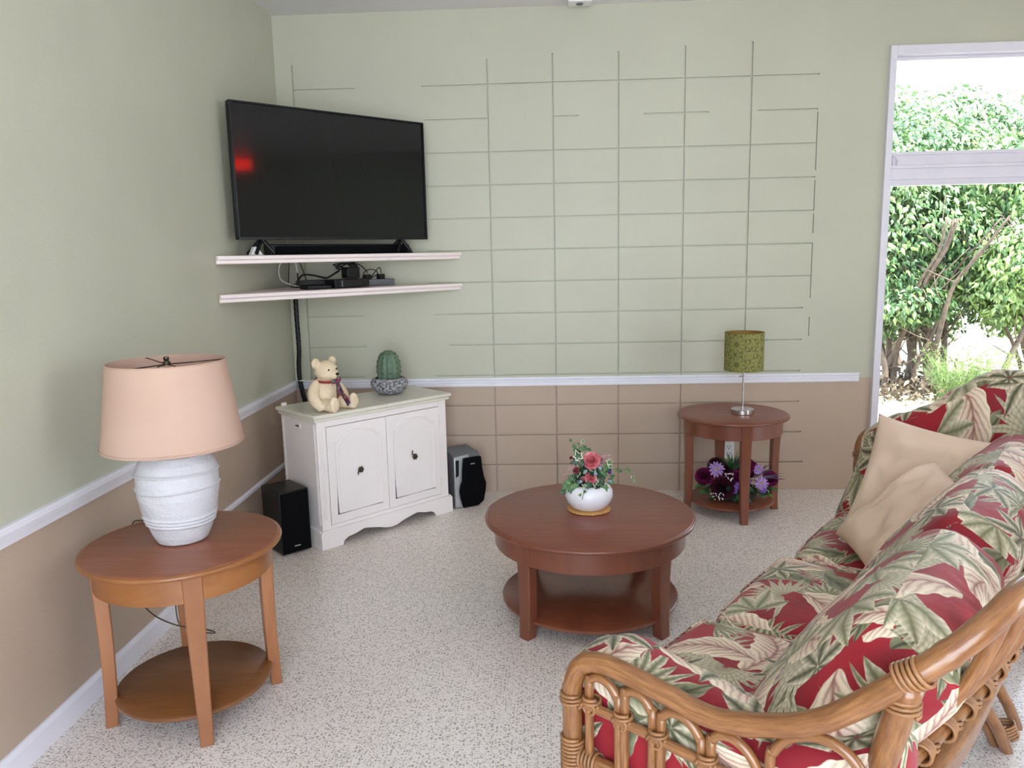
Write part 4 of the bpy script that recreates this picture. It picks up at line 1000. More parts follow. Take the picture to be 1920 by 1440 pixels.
def purple_basket():
    cx, cy, z0 = 2.82, -.42, .0855
    r = empty('flower_arrangement', (cx, cy, z0), 'low arrangement of purple and magenta flowers with grass leaves under the right side table', 'flower arrangement')
    mb = W(r); mb.lathe([(0, 0), (.10, 0), (.125, .02), (.13, .05), (.12, .052), (0, .045)], 32, (cx, cy, z0)); mb.build('dish', M_soil, r, smooth=50)
    rn = random.Random(5)
    def qq(px, py, dy=0): return Vector((cx + (px - 1375) * .00325, cy + dy, z0 + (948 - py) * .0033))
    mb = W(r)
    for k in range(90):
        a = rn.uniform(0, 2 * pi); q = rn.uniform(.05, .19); p = Vector((cx + cos(a) * q, cy + sin(a) * q * .75, z0 + .03 + rn.uniform(0, .09)))
        leaf(mb, p, Vector((cos(a) * .6, sin(a) * .6, .8)), Vector((cos(a), sin(a), rn.uniform(-.6, .3))), rn.uniform(.035, .05), OVAL, False)
    mb.build('foliage', [M_ivyd, M_rim], r)
    for k, (px, py, dy, R, mt, ly) in enumerate(((1314, 903, -.05, .050, M_peony, 5), (1343, 918, -.12, .062, M_peonyd, 6), (1352, 890, -.06, .045, M_peonyd, 5), (1388, 884, -.05, .050, M_peony, 5), (1368, 902, -.09, .046, M_peony, 5), (1434, 908, -.06, .042, M_peony, 4), (1405, 900, .06, .05, M_peony, 5), (1345, 895, .08, .05, M_peonyd, 5))):
        mb = W(r); rose(mb, qq(px, py, dy), Vector((rn.uniform(-.3, .3), -.8, .5)), R, ly, 1.05, k + 20); mb.build('peony', [mt, M_roselt[mt.name]], r, smooth=180)
    yel = plain('yellow_flower_centre', lin(190, 170, 70), .8)
    for k, (px, py, dy, R) in enumerate(((1333, 885, -.10, .050), (1415, 912, -.10, .044), (1412, 890, -.06, .036))):
        mb = W(r); mc = W(r); daisy(mb, mc, qq(px, py, dy), Vector((-.1, -.9, .35)), R, 13, .15, k); f = mb.build('daisy', M_lilac, r); mc.build('flower_centre', yel, f, smooth=180)
    for k, (px, py, dy, R) in enumerate(((1370, 914, -.14, .028), (1386, 906, -.13, .028), (1418, 925, -.10, .024), (1365, 925, -.12, .02))):
        mb = W(r); daisy(mb, None, qq(px, py, dy), Vector((rn.uniform(-.3, .3), -.9, .3)), R, 6, .34, k); mb.build('violet_flower', M_violet, r)
    M_gr = mat_leaf('grass_blade_green', lin(34, 84, 40), lin(70, 120, 62), .4, .15, 20); M_gp = plain('purple_blade', lin(86, 66, 88), .6)
    def blades(base, n, ln, sp, mt, nm, w=.0045, dirv=None):
        mb = W(r)
        for k in range(n):
            a = rn.uniform(0, 2 * pi); t = rn.uniform(.1, sp); d = Vector((cos(a) * t, sin(a) * t * .7, 1)).normalized()
            if dirv is not None: d = (dirv + Vector((rn.uniform(-1, 1), rn.uniform(-1, 1), rn.uniform(-1, 1))) * .18).normalized()
            L = ln * rn.uniform(.65, 1.05); s = d.cross(Vector((cos(a + 1), sin(a + 1), .2))).normalized(); vs = []
            for i in range(6):
                u = i / 5; p = base + d * L * u + Vector((cos(a), sin(a), -1)) * (.12 * L * u * u); ww = w * (1 - u ** 2) + .0003; vs += [p - s * ww, p + d.cross(s) * ww * .5, p + s * ww]
            mb.add(vs, [(i * 3 + j, i * 3 + j + 1, i * 3 + 4 + j, i * 3 + 3 + j) for i in range(5) for j in range(2)])
        mb.build(nm, mt, r)
    blades(qq(1364, 898, -.06), 34, .17, .75, M_gr, 'grass_tuft'); blades(qq(1372, 895, -.05), 9, .14, .9, M_gp, 'purple_blades', .006)
    blades(qq(1405, 905, -.05), 5, .15, .2, M_gp, 'purple_blades', .006, Vector((.7, -.2, .6))); blades(qq(1412, 905, -.07), 6, .16, .2, M_gp, 'purple_blades', .006, Vector((.97, -.2, .12))); blades(qq(1340, 895, 0), 5, .12, .2, M_gp, 'purple_blades', .006, Vector((-.7, -.1, .5)))
    for (px, py, sx) in ((1308, 929, -1), (1442, 925, 1), (1300, 918, -1), (1432, 935, 1)):
        mb = W(r); b = qq(px - sx * 14, py, -.06)
        for k in range(7):
            for s in (-1, 1): leaf(mb, b + Vector((sx * k * .009, -.003 * k, .002 * k - .0006 * k * k)), Vector((.1, -.4, .9)), Vector((sx * .5, s * .8, -.1 + .3 * s)), .028 - .002 * k, OVAL, False)
        mb.build('fern_leaf', [M_ivy, M_rim], r)
    mb = W(r)
    for k in range(26): mb.blob(qq(1318 + rn.uniform(0, 26), 932 + rn.uniform(-8, 4), -.17 + rn.uniform(-.01, .02)), .0035, nu=6, nv=4)
    for k in range(18): mb.blob(qq(1345 + rn.uniform(0, 16), 898 + rn.uniform(-8, 8), -.13), .004, nu=6, nv=4)
    mb.build('white_berries', M_white, r)
purple_basket()

# ------------------------------------------------------------------ rattan sofa
SO = Vector((1.75, -3.26, 0)); SU = Vector((cos(radians(54)), sin(radians(54)), 0)); SV = Vector((SU.y, -SU.x, 0))
def S(u, v, z): return SO + SU * u + SV * v + Vector((0, 0, z))
def cushion(name, parent, hx, hy, hz, warp, mat, n=16, rad=.04, bulge=.02, seed=0, uvo=None, wrinkle=.004, piping=None, org=None):
    """rounded, bulging box; local x,y,z in metres; warp maps to world"""
    rn = random.Random(seed); uvo = uvo or (rn.uniform(0, 3), rn.uniform(0, 3)); h = (hx, hy, hz); mb = MB(org if org is not None else parent_origin(parent)); rad = min(rad, min(h) * .98)
    def shape(p):
        q = [max(-(h[i] - rad), min(h[i] - rad, p[i])) for i in range(3)]; d = Vector([p[i] - q[i] for i in range(3)])
        if d.length > 1e-9: d = d.normalized() * rad
        w = Vector(q) + d; a, b, c = w.x / h[0], w.y / h[1], w.z / h[2]
        w.z += bulge * (1 - a * a) * (1 - b * b) * (1 if c > 0 else -1) * min(1, abs(c) * 2)
        w.x += bulge * .5 * (1 - b * b) * (1 - c * c) * a ** 3; w.y += bulge * .7 * (1 - a * a) * (1 - c * c) * b ** 3
        nn = noise.noise(Vector((w.x * 9 + seed, w.y * 9, w.z * 9))) + .5 * noise.noise(Vector((w.x * 22 + seed, w.y * 14, w.z * 20)))
        w += w.normalized() * nn * wrinkle
        return w
    for ax in range(3):
        i, j = [(1, 2), (0, 2), (0, 1)][ax]; ni = max(4, int(n * h[i] / max(h))); nj = max(4, int(n * h[j] / max(h)))
        for sg in (-1, 1):
            vs = []; uv = []
            for a in range(ni + 1):
                for b in range(nj + 1):
                    p = [0, 0, 0]; p[ax] = sg * h[ax]; p[i] = h[i] * sin((a / ni * 2 - 1) * pi / 2 * .999) * .5 + h[i] * (a / ni * 2 - 1) * .5; p[j] = h[j] * sin((b / nj * 2 - 1) * pi / 2 * .999) * .5 + h[j] * (b / nj * 2 - 1) * .5
                    vs.append(warp(shape(p)))
                    ou = uvo[0] + (0, .37, .0)[ax] + (.21 if sg > 0 and ax < 2 else 0); ov = uvo[1] + (.13, .0, .0)[ax] + (0.5 if sg < 0 and ax == 2 else 0)
                    uv.append((p[i] + ou, p[j] + ov) if ax != 0 else (p[i] + ou + h[0], p[j] + ov))
            fs = []; us = []
            for a in range(ni):
                for b in range(nj):
                    f = (a * (nj + 1) + b, (a + 1) * (nj + 1) + b, (a + 1) * (nj + 1) + b + 1, a * (nj + 1) + b + 1); fs.append(f); us.append([uv[k] for k in f])
            mb.add(vs, fs, us)
    o = mb.build(name, mat, parent, smooth=180, weld=True)
    if piping:
        for zz in piping:
            P = []; m = 64
            for k in range(m):
                t = 2 * pi * k / m; ex = 4.5; cx_ = abs(cos(t)) ** (2 / ex) * (1 if cos(t) > 0 else -1); cy_ = abs(sin(t)) ** (2 / ex) * (1 if sin(t) > 0 else -1)
                p = shape([cx_ * h[0], cy_ * h[1], zz * h[2]]); P.append(warp(p * 1.0 + Vector((cx_ * .004, cy_ * .004, 0))))
            pm = MB(parent_origin(parent) + Vector(o.location)); pm.tube(P, .0042, 6, closed=True); pm.build('piping', mat, o, smooth=180)
    return o

def sofa():
    r = empty('rattan_sofa', S(1.05, .4, 0), 'rattan pole sofa with red tropical leaf cushions along the right side', 'sofa')
    UN, UF = -.14, 2.22; ZS = .03
    wv = lambda u: max(0, 1 - ((u - 1.04) / 1.18) ** 2)
    bv = lambda u, z: .591 + .164 * wv(u) + (z - .42) * .405
    # continuous bent pole: near arm, back, far arm
    near = [(UN, .07, .0), (UN, .07, .3), (UN, .07, .55), (UN, .072, .62), (UN, .095, .672), (UN, .145, .692), (UN, .22, .688), (UN, .31, .674), (UN, .41, .662), (UN, .52, .690), (UN, .61, .735), (UN + .004, .69, .805), (UN + .012, .75, .865), (UN + .04, .805, .918), (UN + .09, .85, .965), (UN + .18, .885, .995)]
    mid = [(u, bv(u, 1.0) + .035, 1.0) for u in (.45, .75, 1.04, 1.33, 1.63)]
    far = [(UF - (u - UN), v, z + (.06 if z > .6 else .04 if z > .5 else 0)) for u, v, z in near[::-1]]
    mb = W(r); P = catmull([S(*p) for p in near + mid + far], 8)
    rr = [.0225 + (.0016 if (i % 34) in (0, 1) else 0) for i in range(len(P))]
    mb.tube(P, rr, 16); mb.build('main_rail', M_rattan, r, smooth=180)
    def pole(name, pts, rad, parent=r, sub=6, lab=None):
        mb = W(parent); mb.tube(catmull([S(*p) for p in pts], sub), rad, 12); return mb.build(name, M_rattan, parent, smooth=180)
    def wrap(p, d, rad, n=4, parent=r, mbx=None, w=.0055):
        mb = mbx or W(parent); d = Vector(d).normalized(); x, y, _ = ortho(d, Vector((.2, .1, 1)))
        for k in range(n):
            c = p + d * ((k - (n - 1) / 2) * w * 1.7); pass
        hp = []
        for k in range(n * 14 + 1):
            q = 2 * pi * k / 14; hp.append(p + d * ((k / 14 - n / 2) * w * 1.7) + (x * cos(q) + y * sin(q)) * (rad + .002))
        mb.tube(hp, w * .72, 5); return mb.build('cane_wrap', M_wrap, parent, smooth=180)
    D3 = lambda a, b: (S(*b) - S(*a))
    for UA, sgn, dz in ((UN, 1, 0), (UF, -1, .05)):
        A = lambda v, z, du=0: (UA + sgn * du, v, z)
        # hoops under the arm rail
        for v0, v1, zt in ((.115, .19, .655), (.205, .272, .652), (.292, .382, .640), (.402, .500, .632), (.520, .690, .700)):
            h = (v1 - v0) / 2; vm = (v0 + v1) / 2; zs = zt - h; tilt = .02 if vm < .4 else (.03 if vm < .5 else -.02); pts = [A(v0, .10), A(v0, .3), A(v0, zs + tilt * .5)]
            for k in range(1, 8):
                a = pi - pi * k / 8; pts.append(A(vm + h * cos(a), zs + h * sin(a) - tilt * cos(a) * .5))
            pts += [A(v1, zs - tilt * .5), A(v1, .3), A(v1, .10)]
            mb = W(r); mb.tube(catmull([S(p[0], p[1], p[2] + (dz if p[2] > .5 else 0)) for p in pts], 4), .0105, 10); mb.build('arm_hoop', M_rattan, r, smooth=180)
        pole('arm_slat', [A(.07, .585 + dz), A(.41, .555 + dz), A(.66, .53 + dz)], .0115)
        pole('arm_bar', [A(.06, .445), A(.40, .44), A(.70, .42)], .019)
        pole('arm_bar', [A(.06, .13), A(.40, .13), A(.68, .13)], .016)
        mb = W(r)
        for v in (.118, .198, .282, .392, .51): wrap(S(*A(v, .583 - .09 * (v - .07) + dz)), SU, .014, 3); wrap(S(*A(v + .004, .60 - .09 * (v - .07) + dz)), Vector((0, 0, 1)), .017, 2)
        wrap(S(*A(.07, .585 + dz)), Vector((0, 0, 1)), .024, 3); wrap(S(*A(.07, .45)), Vector((0, 0, 1)), .024, 9); wrap(S(*A(.115, .446)), SV, .019, 5)
        # rear corner stem
        pole('corner_post', [A(.745, .85 + dz, .012), A(.700, .65, .05), A(.655, .45, .09), A(.65, .2, .10), A(.69, .0, .09)], .0255)
        mb = W(r); dd = SV * .8 + Vector((0, 0, .6)); wrap(S(*A(.748, .865 + dz, .012)), dd, .0235, 5); wrap(S(*A(.735, .805 + dz, .02)), Vector((0, 0, 1)), .026, 3)
        wrap(S(*A(.70, .63, .05)), Vector((0, 0, 1)), .026, 2)
        # seat level brackets
    us = [i * (UF - UN - .2) / 12 + UN + .10 for i in range(13)]
    pole('back_bar', [(u, bv(u, .60) + .012, .60) for u in us], .017)
    pole('back_bar', [(u, bv(u, .42) + .03, .42) for u in us], .024)
    pole('seat_rail', [(UN + .01, .05, .28), (1.04, .05, .28), (UF - .01, .05, .28)], .022)
    pole('seat_rail', [(UN + .01, .05, .13), (1.04, .05, .13), (UF - .01, .05, .13)], .016)
    mb = W(r); vs = []
    for u in us: 
        for z in (.30, .36):
            for o in (.0, .014): vs.append(S(u, bv(u, .42) + .01 + o, z))
    fs = []
    for i in range(12):
        b = i * 4; fs += [(b, b + 2, b + 6, b + 4), (b + 1, b + 5, b + 7, b + 3), (b, b + 4, b + 5, b + 1), (b + 2, b + 3, b + 7, b + 6)]
    mb.add(vs, fs + [(0, 1, 3, 2), (48, 50, 51, 49)]); mb.build('back_plank', M_rattan, r)
    k = 0; u = UN + .13
    while u < UF - .12:
        pts = [(u + .0, bv(u, .42) + .0, .42), (u + .012, bv(u, .6) - .012, .60), (u + .02, bv(u, .8) + .030, .8), (u + .02, bv(u, .985) + .018, .99 + .02 * wv(u))]
        pole('back_slat', pts, .0135)
        pole('back_slat', [(u + .045, bv(u, .42), .42), (u + .045, bv(u, .6) - .012, .60), (u + .042, bv(u, .8) + .028, .8), (u + .04, bv(u, .985) + .018, .985 + .02 * wv(u))], .0095)
        mb = W(r); wrap(S(u + .02, bv(u, .6) + .004, .60), Vector((.2, .3, 1)), .032, 2); wrap(S(u - .01, bv(u, .6) + .012, .60), SU, .020, 4)
        u += .108
    for uc in (.35, 1.21, 1.98):
        for du, vv, rd in ((0, .800, .0185), (.16, .812, .0175), (.012, .765, .0145)):
            pole('rear_leg', [(uc + du, vv, 0), (uc + du - .07, vv - .022, .10), (uc + du - .13, vv - .055, .20), (uc + du * .9 - .21, vv - .10, .385)], rd)
        wrap(S(uc + .0, .79, .07), Vector((-.3, .2, 1)), .030, 5)
        pole('front_leg', [(uc, .05, .28), (uc, .05, .0)], .021)
    # slung black deck under the seat cushions
    mb = W(r)
    P4 = [S(UN + .03, .07, .30), S(UF - .03, .07, .30), S(UF - .06, .60, .29), S(UN + .16, .60, .29)]
    mb.add([p for p in P4] + [p + Vector((0, 0, .02)) for p in P4], [(3, 2, 1, 0), (4, 5, 6, 7), (0, 1, 5, 4), (1, 2, 6, 5), (2, 3, 7, 6), (3, 0, 4, 7)]); mb.build('seat_deck', M_blackm, r)
    # seat cushions
    for k, (a, b) in enumerate(((.06, .625), (.64, 1.245), (1.26, 1.90))):
        um = (a + b) / 2; vf = .025 + .03 * k; vd = .58
        cushion('seat_cushion', r, (b - a) / 2, vd / 2, .078, (lambda um, vf, vd: lambda p: S(um + p.x, vf + vd / 2 + p.y, .405 + p.z + .012 * (p.y / .3)))(um, vf, vd), M_floral, 22, .05, .030, 11 + k, piping=(.62,), uvo=(.3 + k * 1.1, .9 + k * .7))
    # arm cushions follow the curve of the arm
    def arm(UA, sgn, prof, seed, th, uvo, v0=.06, v1=.74, zb=.33):
        def ztop(v):
            for (a, za), (b, zb_) in zip(prof, prof[1:]):
                if v <= b: t = max(0, (v - a) / (b - a)); t = t * t * (3 - 2 * t); return za + (zb_ - za) * t
            return prof[-1][1]
        hx = (v1 - v0) / 2; hy = .19
        def warp(p):
            t = (p.y / hy + 1) / 2; v = v0 + hx + p.x - (.15 * max(0, .75 - t) * (1 - (p.x / hx + 1) / 2) if sgn < 0 else 0); return S(UA + sgn * (th / 2 + .03 + p.z), v, zb + (ztop(v) - zb) * t)
        cushion('arm_cushion', r, hx, hy, th / 2, warp, M_floral, 26, .05, .02, seed, uvo=uvo)
    arm(UN, 1, [(.0, .62), (.06, .665), (.13, .685), (.3, .650), (.45, .625), (.6, .66), (.76, .74)], 31, .17, (1.7, .4), v0=.0)
    arm(UF, -1, [(.0, .66), (.06, .72), (.13, .805), (.26, .86), (.36, .90), (.46, .975), (.55, 1.045), (.61, 1.07), (.80, 1.08)], 37, .17, (.2, 2.3), v0=.115, v1=.80, zb=.34)
    # back cushions
    for k, (a, b, vb, vt, H) in enumerate(((-.05, .615, .450, .725, .83), (.62, 1.25, .470, .74, .835), (1.255, 1.90, .48, .745, .815))):
        um = (a + b) / 2; base = Vector((0, vb, .46)); top = Vector((0, vt, H)); ax = (top - base); L = ax.length; ax.normalize(); nn = Vector((0, ax.z, -ax.y))    # in (v, z)
        def warp(p, um=um, base=base, ax=ax, nn=nn, L=L):
            q = base + ax * (L / 2 + p.y) + nn * p.z; return S(um + p.x, q.y, q.z)
        cushion('back_cushion', r, (b - a) / 2, L / 2 + .05, .106, warp, M_floral, 26, .08, .035, 51 + k, uvo=(2.2 + k * .9, 1.3 + k * .55), wrinkle=.006)
    return r
sofa()

# ------------------------------------------------------------------ throw pillows
def throw_pillow(label, BL, BR, TR, TL, th, seed, fold=.0):
    c = (BL + BR + TR + TL) / 4; n_ = (BR - BL).cross(TL - BL).normalized(); N_ = 30; mb = MB(c)
    for sg in (-1, 1):
        vs = []
        for i in range(N_ + 1):
            for j in range(N_ + 1):
                a = -cos(pi * i / N_) * .5 + (i / N_ * 2 - 1) * .5; b = -cos(pi * j / N_) * .5 + (j / N_ * 2 - 1) * .5
                aa = a * (1 - .085 * (1 - b * b) ); bb = b * (1 - .085 * (1 - a * a))
                s, t = (aa + 1) / 2, (bb + 1) / 2
                p = BL * (1 - s) * (1 - t) + BR * s * (1 - t) + TR * s * t + TL * (1 - s) * t
                h = th * ((1 - a ** 4) * (1 - b ** 4)) ** .55
                w = noise.noise(Vector((a * 2.2 + seed, b * 2.2, sg))) * .32 + (1 - abs(noise.noise(Vector((a * 3.2 + seed, b * 1.8, sg * 2)))) * 3) * .10
                rad = atan2(b, a); e_ = max(abs(a), abs(b)); w += .05 * sin(rad * 34 + seed + 3 * sin(rad * 5)) * max(0, e_ - .72) * 4
                w -= fold * exp(-((a * .6 + b * .9 - .45) / .10) ** 2)
                edge = (1 - e_ ** 8)
                vs.append(p + n_ * sg * h * (1 + w * edge) + n_ * .0)
        fs = [(i * (N_ + 1) + j, (i + 1) * (N_ + 1) + j, (i + 1) * (N_ + 1) + j + 1, i * (N_ + 1) + j + 1) for i in range(N_) for j in range(N_)]
        mb.add(vs, fs)
    o = mb.build('throw_pillow', M_beige, smooth=180, weld=True); tag(o, label, 'pillow'); return o
Bl = Vector((1.614, .171, .500)); Tl = Vector((1.778, .244, .925)); Tr = Vector((1.753, .701, .863)); Br = Bl + (Tr - Tl)
throw_pillow('beige square throw pillow standing behind the other one, reaching above the sofa arm', S(*Bl), S(*(Br + Vector((0, 0, .02)))), S(*Tr), S(*Tl), .075, 2)
L2 = Vector((1.43, .195, .520)); T2 = Vector((1.552, .492, .817)); bdir = Vector((-.26, .165, -.02)).normalized() * .44
throw_pillow('beige square throw pillow slumped in front, lying against the printed back cushions', S(*L2), S(*(L2 + bdir)), S(*(T2 + bdir)), S(*T2), .075, 5, .12)

# ------------------------------------------------------------------ outside
def mat_ground():
    m, nt, bs = newmat('sandy_ground'); v = coords(nt); n = noise_n(nt, v, 1.3, 5, .6); n2 = noise_n(nt, v, 14, 4, .7)
    c = mixc(nt, n.ss(.42, .58), lin(214, 202, 180), lin(150, 146, 104)); c = mixc(nt, n2.ss(.5, .7) * .6, c, lin(110, 84, 60))
    nt.links.new(c.s, bs.inputs['Base Color']); bs.inputs['Roughness'].default_value = .95; bump(nt, bs, n2, .6, .05); return m
mb = MB(); mb.box((8, 14, -.16), (44, 27.5, .1)); struct(mb, 'ground', mat_ground())
def foliage(name, blobs, count, size, mats, parent, rn, flat=.0, down=.5, shell=.55):
    mb = W(parent) if parent else MB(blobs[0][0]); tot = sum(b[1][0] * b[1][1] + b[1][1] * b[1][2] + b[1][0] * b[1][2] for b in blobs); vs = []; fs = []; mi = []
    for c, rad in blobs:
        k = int(count * (rad[0] * rad[1] + rad[1] * rad[2] + rad[0] * rad[2]) / tot); c = Vector(c); cl = [(rn.gauss(0, 1), rn.gauss(0, 1), rn.gauss(0, 1)) for _ in range(max(6, k // 26))]; cl = [Vector(q).normalized() for q in cl]
        for i in range(k):
            d = (rn.choice(cl) + Vector((rn.gauss(0, 1), rn.gauss(0, 1), rn.gauss(0, 1))) * .20).normalized(); q = shell + (1 - shell) * rn.random() ** .6
            q *= 1 + .10 * noise.noise(d * 3 + c)
            p = c + Vector((d.x * rad[0], d.y * rad[1], d.z * rad[2])) * q
            n_ = (d * .8 + Vector((rn.uniform(-1, 1), rn.uniform(-1, 1), rn.uniform(-.2, 1))) * .8).normalized(); t = Vector((d.x * .4 + rn.uniform(-.6, .6), d.y * .4 + rn.uniform(-.6, .6), -down + rn.uniform(-.4, .3))); t = (t - n_ * t.dot(n_)).normalized(); s = t.cross(n_)
            z = size * rn.uniform(.7, 1.3); b = len(vs)
            vs += [p, p + t * z * .35 + s * z * .26 - n_ * z * .03, p + t * z * .40 + n_ * z * .04, p + t * z * .35 - s * z * .26 - n_ * z * .03, p + t * z - n_ * z * .12]
            fs += [(b, b + 1, b + 2), (b, b + 2, b + 3), (b + 1, b + 4, b + 2), (b + 2, b + 4, b + 3)]; m_ = 0 if rn.random() < .72 else 1; mi += [m_] * 4
    b0 = len(mb.v); mb.v += vs; mb.f += [tuple(b0 + k for k in f) for f in fs]; mb.uv += [None] * len(fs); mb.mi += mi
    me = bpy.data.meshes.new(name); me.from_pydata([tuple(p - mb.org) for p in mb.v], [], mb.f)
    for m in mats: me.materials.append(m)
    me.polygons.foreach_set('material_index', mb.mi)
    o = bpy.data.objects.new(name, me); link(o, parent); o.location = (0, 0, 0) if parent else mb.org
    return o
M_l1 = mat_leaf('ficus_leaf', lin(60, 88, 52), lin(98, 126, 80), .3, .25, .9); M_l2 = mat_leaf('ficus_young_leaf', lin(128, 154, 92), lin(160, 180, 120), .3, .3, .9)
M_bark = plain('grey_brown_bark', lin(84, 70, 60), .9, var=.3, vscale=20, bmp=.5); M_fern = mat_leaf('feathery_green', lin(104, 130, 74), lin(140, 158, 96), .6, .3, 1.2); M_lit = plain('dry_leaf_litter', lin(104, 92, 78), .9, var=.45, vscale=9)
def shrub(name, label, cat, base, blobs, count, size, stems, seed, mats, group=None):
    rn = random.Random(seed); r = empty(name, base, label, cat, group)
    foliage('foliage', blobs, count, size, mats, r, rn)
    mb = W(r)
    for k in range(stems):
        a = rn.uniform(0, 2 * pi); p = Vector(base) + Vector((rn.uniform(-.45, .45), rn.uniform(-.25, .25), -.06)); pts = [p]; d = Vector((cos(a) * .25, sin(a) * .2, 1))
        for q in range(6): p = p + d * .34 + Vector((rn.uniform(-.08, .08), rn.uniform(-.08, .08), 0)); pts.append(p.copy()); d = (d + Vector((cos(a) * .07, sin(a) * .07, 0)))
        r0 = rn.uniform(.02, .055); mb.tube(catmull(pts, 3), [r0 * (1 - .75 * i / 18) for i in range(19)], 7)
        for q in range(4):
            b = pts[rn.randint(1, 5)]; dd = Vector((rn.uniform(-1, 1), rn.uniform(-.6, .6), rn.uniform(.0, .9))).normalized(); mb.tube([b, b + dd * .25 + Vector((0, 0, .02)), b + dd * .55 + Vector((rn.uniform(-.1, .1), 0, .1))], [.010, .007, .003], 5)
    mb.build('stems', M_bark, r, smooth=180); return r
G0 = -.11
shrub('ficus_shrub', 'tall leafy green shrub with grey stems filling the left of the window', 'shrub', (6.0, 4.15, G0),
      [((5.75, 4.2, 1.9), (1.0, .55, .75)), ((6.35, 4.3, 1.55), (.75, .5, .6)), ((5.45, 4.1, 1.25), (.55, .45, .5)), ((6.0, 4.45, 2.55), (.85, .5, .60)), ((5.3, 4.1, 2.35), (.6, .5, .6)), ((6.6, 4.5, 2.35), (.7, .5, .65)), ((5.75, 4.0, .95), (.55, .35, .28)), ((5.35, 4.0, .75), (.32, .3, .24)), ((6.1, 4.7, 1.1), (1.2, .35, .75)), ((5.9, 4.8, 1.9), (1.3, .35, .8))], 27000, .085, 16, 1, [M_l1, M_l2])
shrub('ficus_shrub', 'pale sunlit leafy shrub at the right edge of the window', 'shrub', (7.2, 3.9, G0),
      [((7.15, 3.7, 1.45), (.72, .5, .42)), ((7.75, 3.8, 1.7), (.7, .5, .6)), ((7.5, 4.0, 2.3), (.8, .5, .6)), ((7.1, 3.95, .95), (.5, .4, .35)), ((7.8, 3.9, .9), (.6, .4, .5)), ((6.75, 3.9, 1.1), (.35, .3, .3)), ((7.6, 4.5, 1.2), (1.0, .35, .8))], 17000, .085, 10, 2, [M_l2, M_l1])
shrub('background_tree', 'leafy tree rising behind the shrubs to the sky line', 'tree', (6.9, 6.4, G0),
      [((6.2, 6.3, 3.0), (1.0, .7, .85)), ((7.3, 6.5, 3.05), (1.0, .7, .75)), ((8.5, 6.5, 2.95), (1.1, .7, .8)), ((9.6, 6.6, 2.6), (1.0, .7, .9)), ((5.6, 6.3, 2.2), (.7, .5, .6)), ((7.6, 6.6, 1.9), (1.1, .6, .6))], 16000, .10, 8, 3, [M_l1, M_l2])
def feathery():
    rn = random.Random(9); base = Vector((6.25, 3.45, G0)); r = empty('feathery_plant', base, 'low feathery bright green plant at the foot of the shrubs', 'plant'); mb = W(r)
    for k in range(260):
        a = rn.uniform(0, 2 * pi); t = rn.uniform(.1, 1.1); d = Vector((cos(a) * t, sin(a) * t * .6, 1)).normalized(); L = rn.uniform(.35, .72); b = base + Vector((rn.uniform(-.3, .3), rn.uniform(-.15, .15), 0)); P = [b + d * L * q / 5 + Vector((cos(a), sin(a), -.6)) * (.12 * L * (q / 5) ** 2) for q in range(6)]
        mb.tube(P, [.003, .0025, .002, .002, .0015, .001], 3, cap=False)
        for q in range(2, 6):
            for s in range(5):
                dd = Vector((rn.uniform(-1, 1), rn.uniform(-1, 1), rn.uniform(-.2, .8))).normalized() * .055; w = dd.cross(Vector((rn.random(), rn.random(), 1))).normalized() * .0035; p = P[q]; mb.add([p - w, p + w, p + dd], [(0, 1, 2)])
    mb.build('fronds', M_fern, r)
feathery()
rn = random.Random(12); mb = MB((6.0, 3.9, G0))
for k in range(1700):
    p = Vector((rn.gauss(5.7, .55), rn.gauss(4.1, .4), G0 + .01 + abs(rn.gauss(0, .10)))); d = Vector((rn.uniform(-1, 1), rn.uniform(-1, 1), rn.uniform(-.5, .9))).normalized(); s = d.cross(Vector((rn.random(), rn.random(), 1))).normalized(); z = rn.uniform(.03, .07)
    mb.add([p, p + d * z + s * z * .35, p + d * z * 1.8, p + d * z - s * z * .35], [(0, 1, 2, 3)])
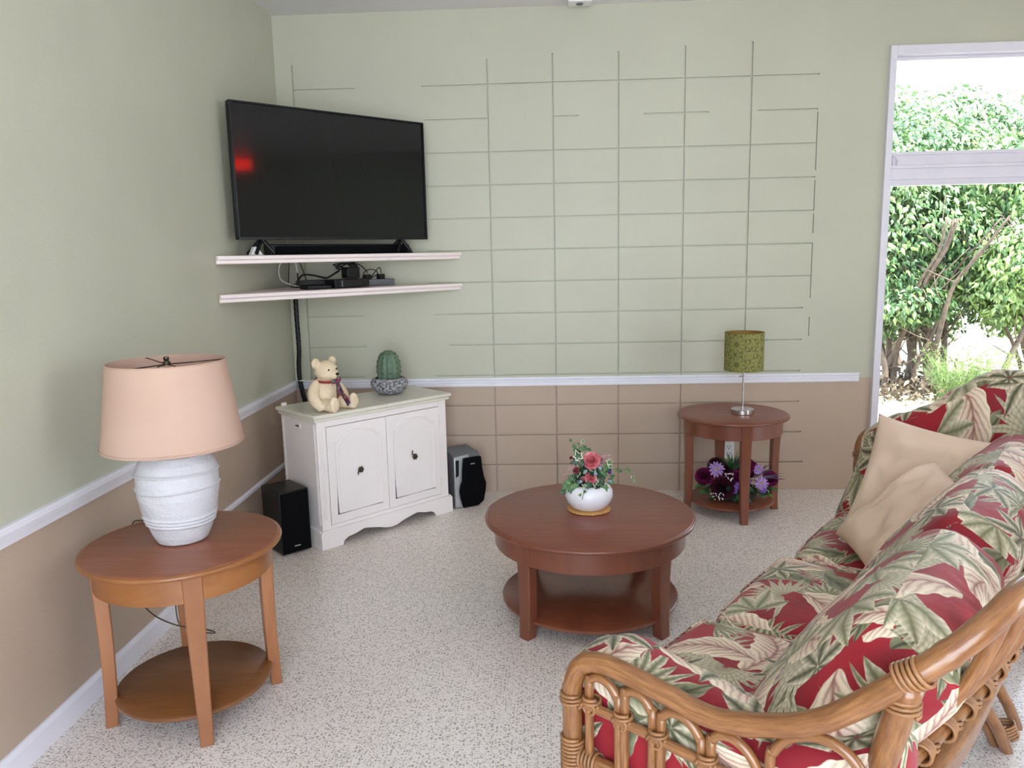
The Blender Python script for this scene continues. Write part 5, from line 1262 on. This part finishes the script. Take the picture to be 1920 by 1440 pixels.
o = mb.build('leaf_litter', M_lit); tag(o, 'dry brown leaves and twigs heaped under the shrubs outside', 'leaf litter', kind='stuff')
mb = MB((7.62, 4.62, G0)); mb.box((7.72, 4.7, .75), (.09, .09, 1.7)); mb.box((7.72, 4.7, 1.62), (.12, .12, .03)); tag(mb.build('fence_post', M_trim, bevel=.006), 'white post standing among the shrubs at the right window edge', 'post')

# ------------------------------------------------------------------ light
w = bpy.data.worlds.new('World'); SC.world = w; w.use_nodes = True; nt = w.node_tree; bg = nt.nodes['Background']
tc = nt.nodes.new('ShaderNodeTexCoord'); sx = nt.nodes.new('ShaderNodeSeparateXYZ'); nt.links.new(tc.outputs['Generated'], sx.inputs[0])
h = N(nt, sx.outputs[2]).ss(-.1, .7); c = mixc(nt, h, (.90, .97, 1.06), (.66, .84, 1.12)); nt.links.new(c.s, bg.inputs[0]); bg.inputs[1].default_value = 2.6
sd = bpy.data.lights.new('sun', 'SUN'); sd.energy = 6.0; sd.angle = .03; sd.color = (1, .95, .86); so = bpy.data.objects.new('sun', sd); C.objects.link(so); so.rotation_euler = Vector((.18, -.42, .89)).to_track_quat('Z', 'Y').to_euler(); so.location = (8, -2, 9)
for nm, loc, rot, sx_, sy_ in (('portal_right', (RX + .16, -5.45, 1.52), (0, pi / 2, 0), 2.9, 2.15), ('portal_front', (1.8, RY - .16, 1.5), (pi / 2, 0, 0), 2.6, 2.7), ('portal_back', (5.5, .17, 1.515), (-pi / 2, 0, 0), 3.4, 2.45)):
    ld = bpy.data.lights.new(nm, 'AREA'); ld.shape = 'RECTANGLE'; ld.size = sx_; ld.size_y = sy_; ld.cycles.is_portal = True
    o = bpy.data.objects.new(nm, ld); o.location = loc; o.rotation_euler = rot; C.objects.link(o)
vs = SC.view_settings; vs.view_transform = 'Standard'; vs.look = 'None'; vs.exposure = 2.05; vs.gamma = 1; vs.use_curve_mapping = False
SC.cycles.use_denoising = True; SC.cycles.max_bounces = 10; SC.cycles.diffuse_bounces = 6; SC.cycles.transparent_max_bounces = 12; SC.cycles.sample_clamp_indirect = 8
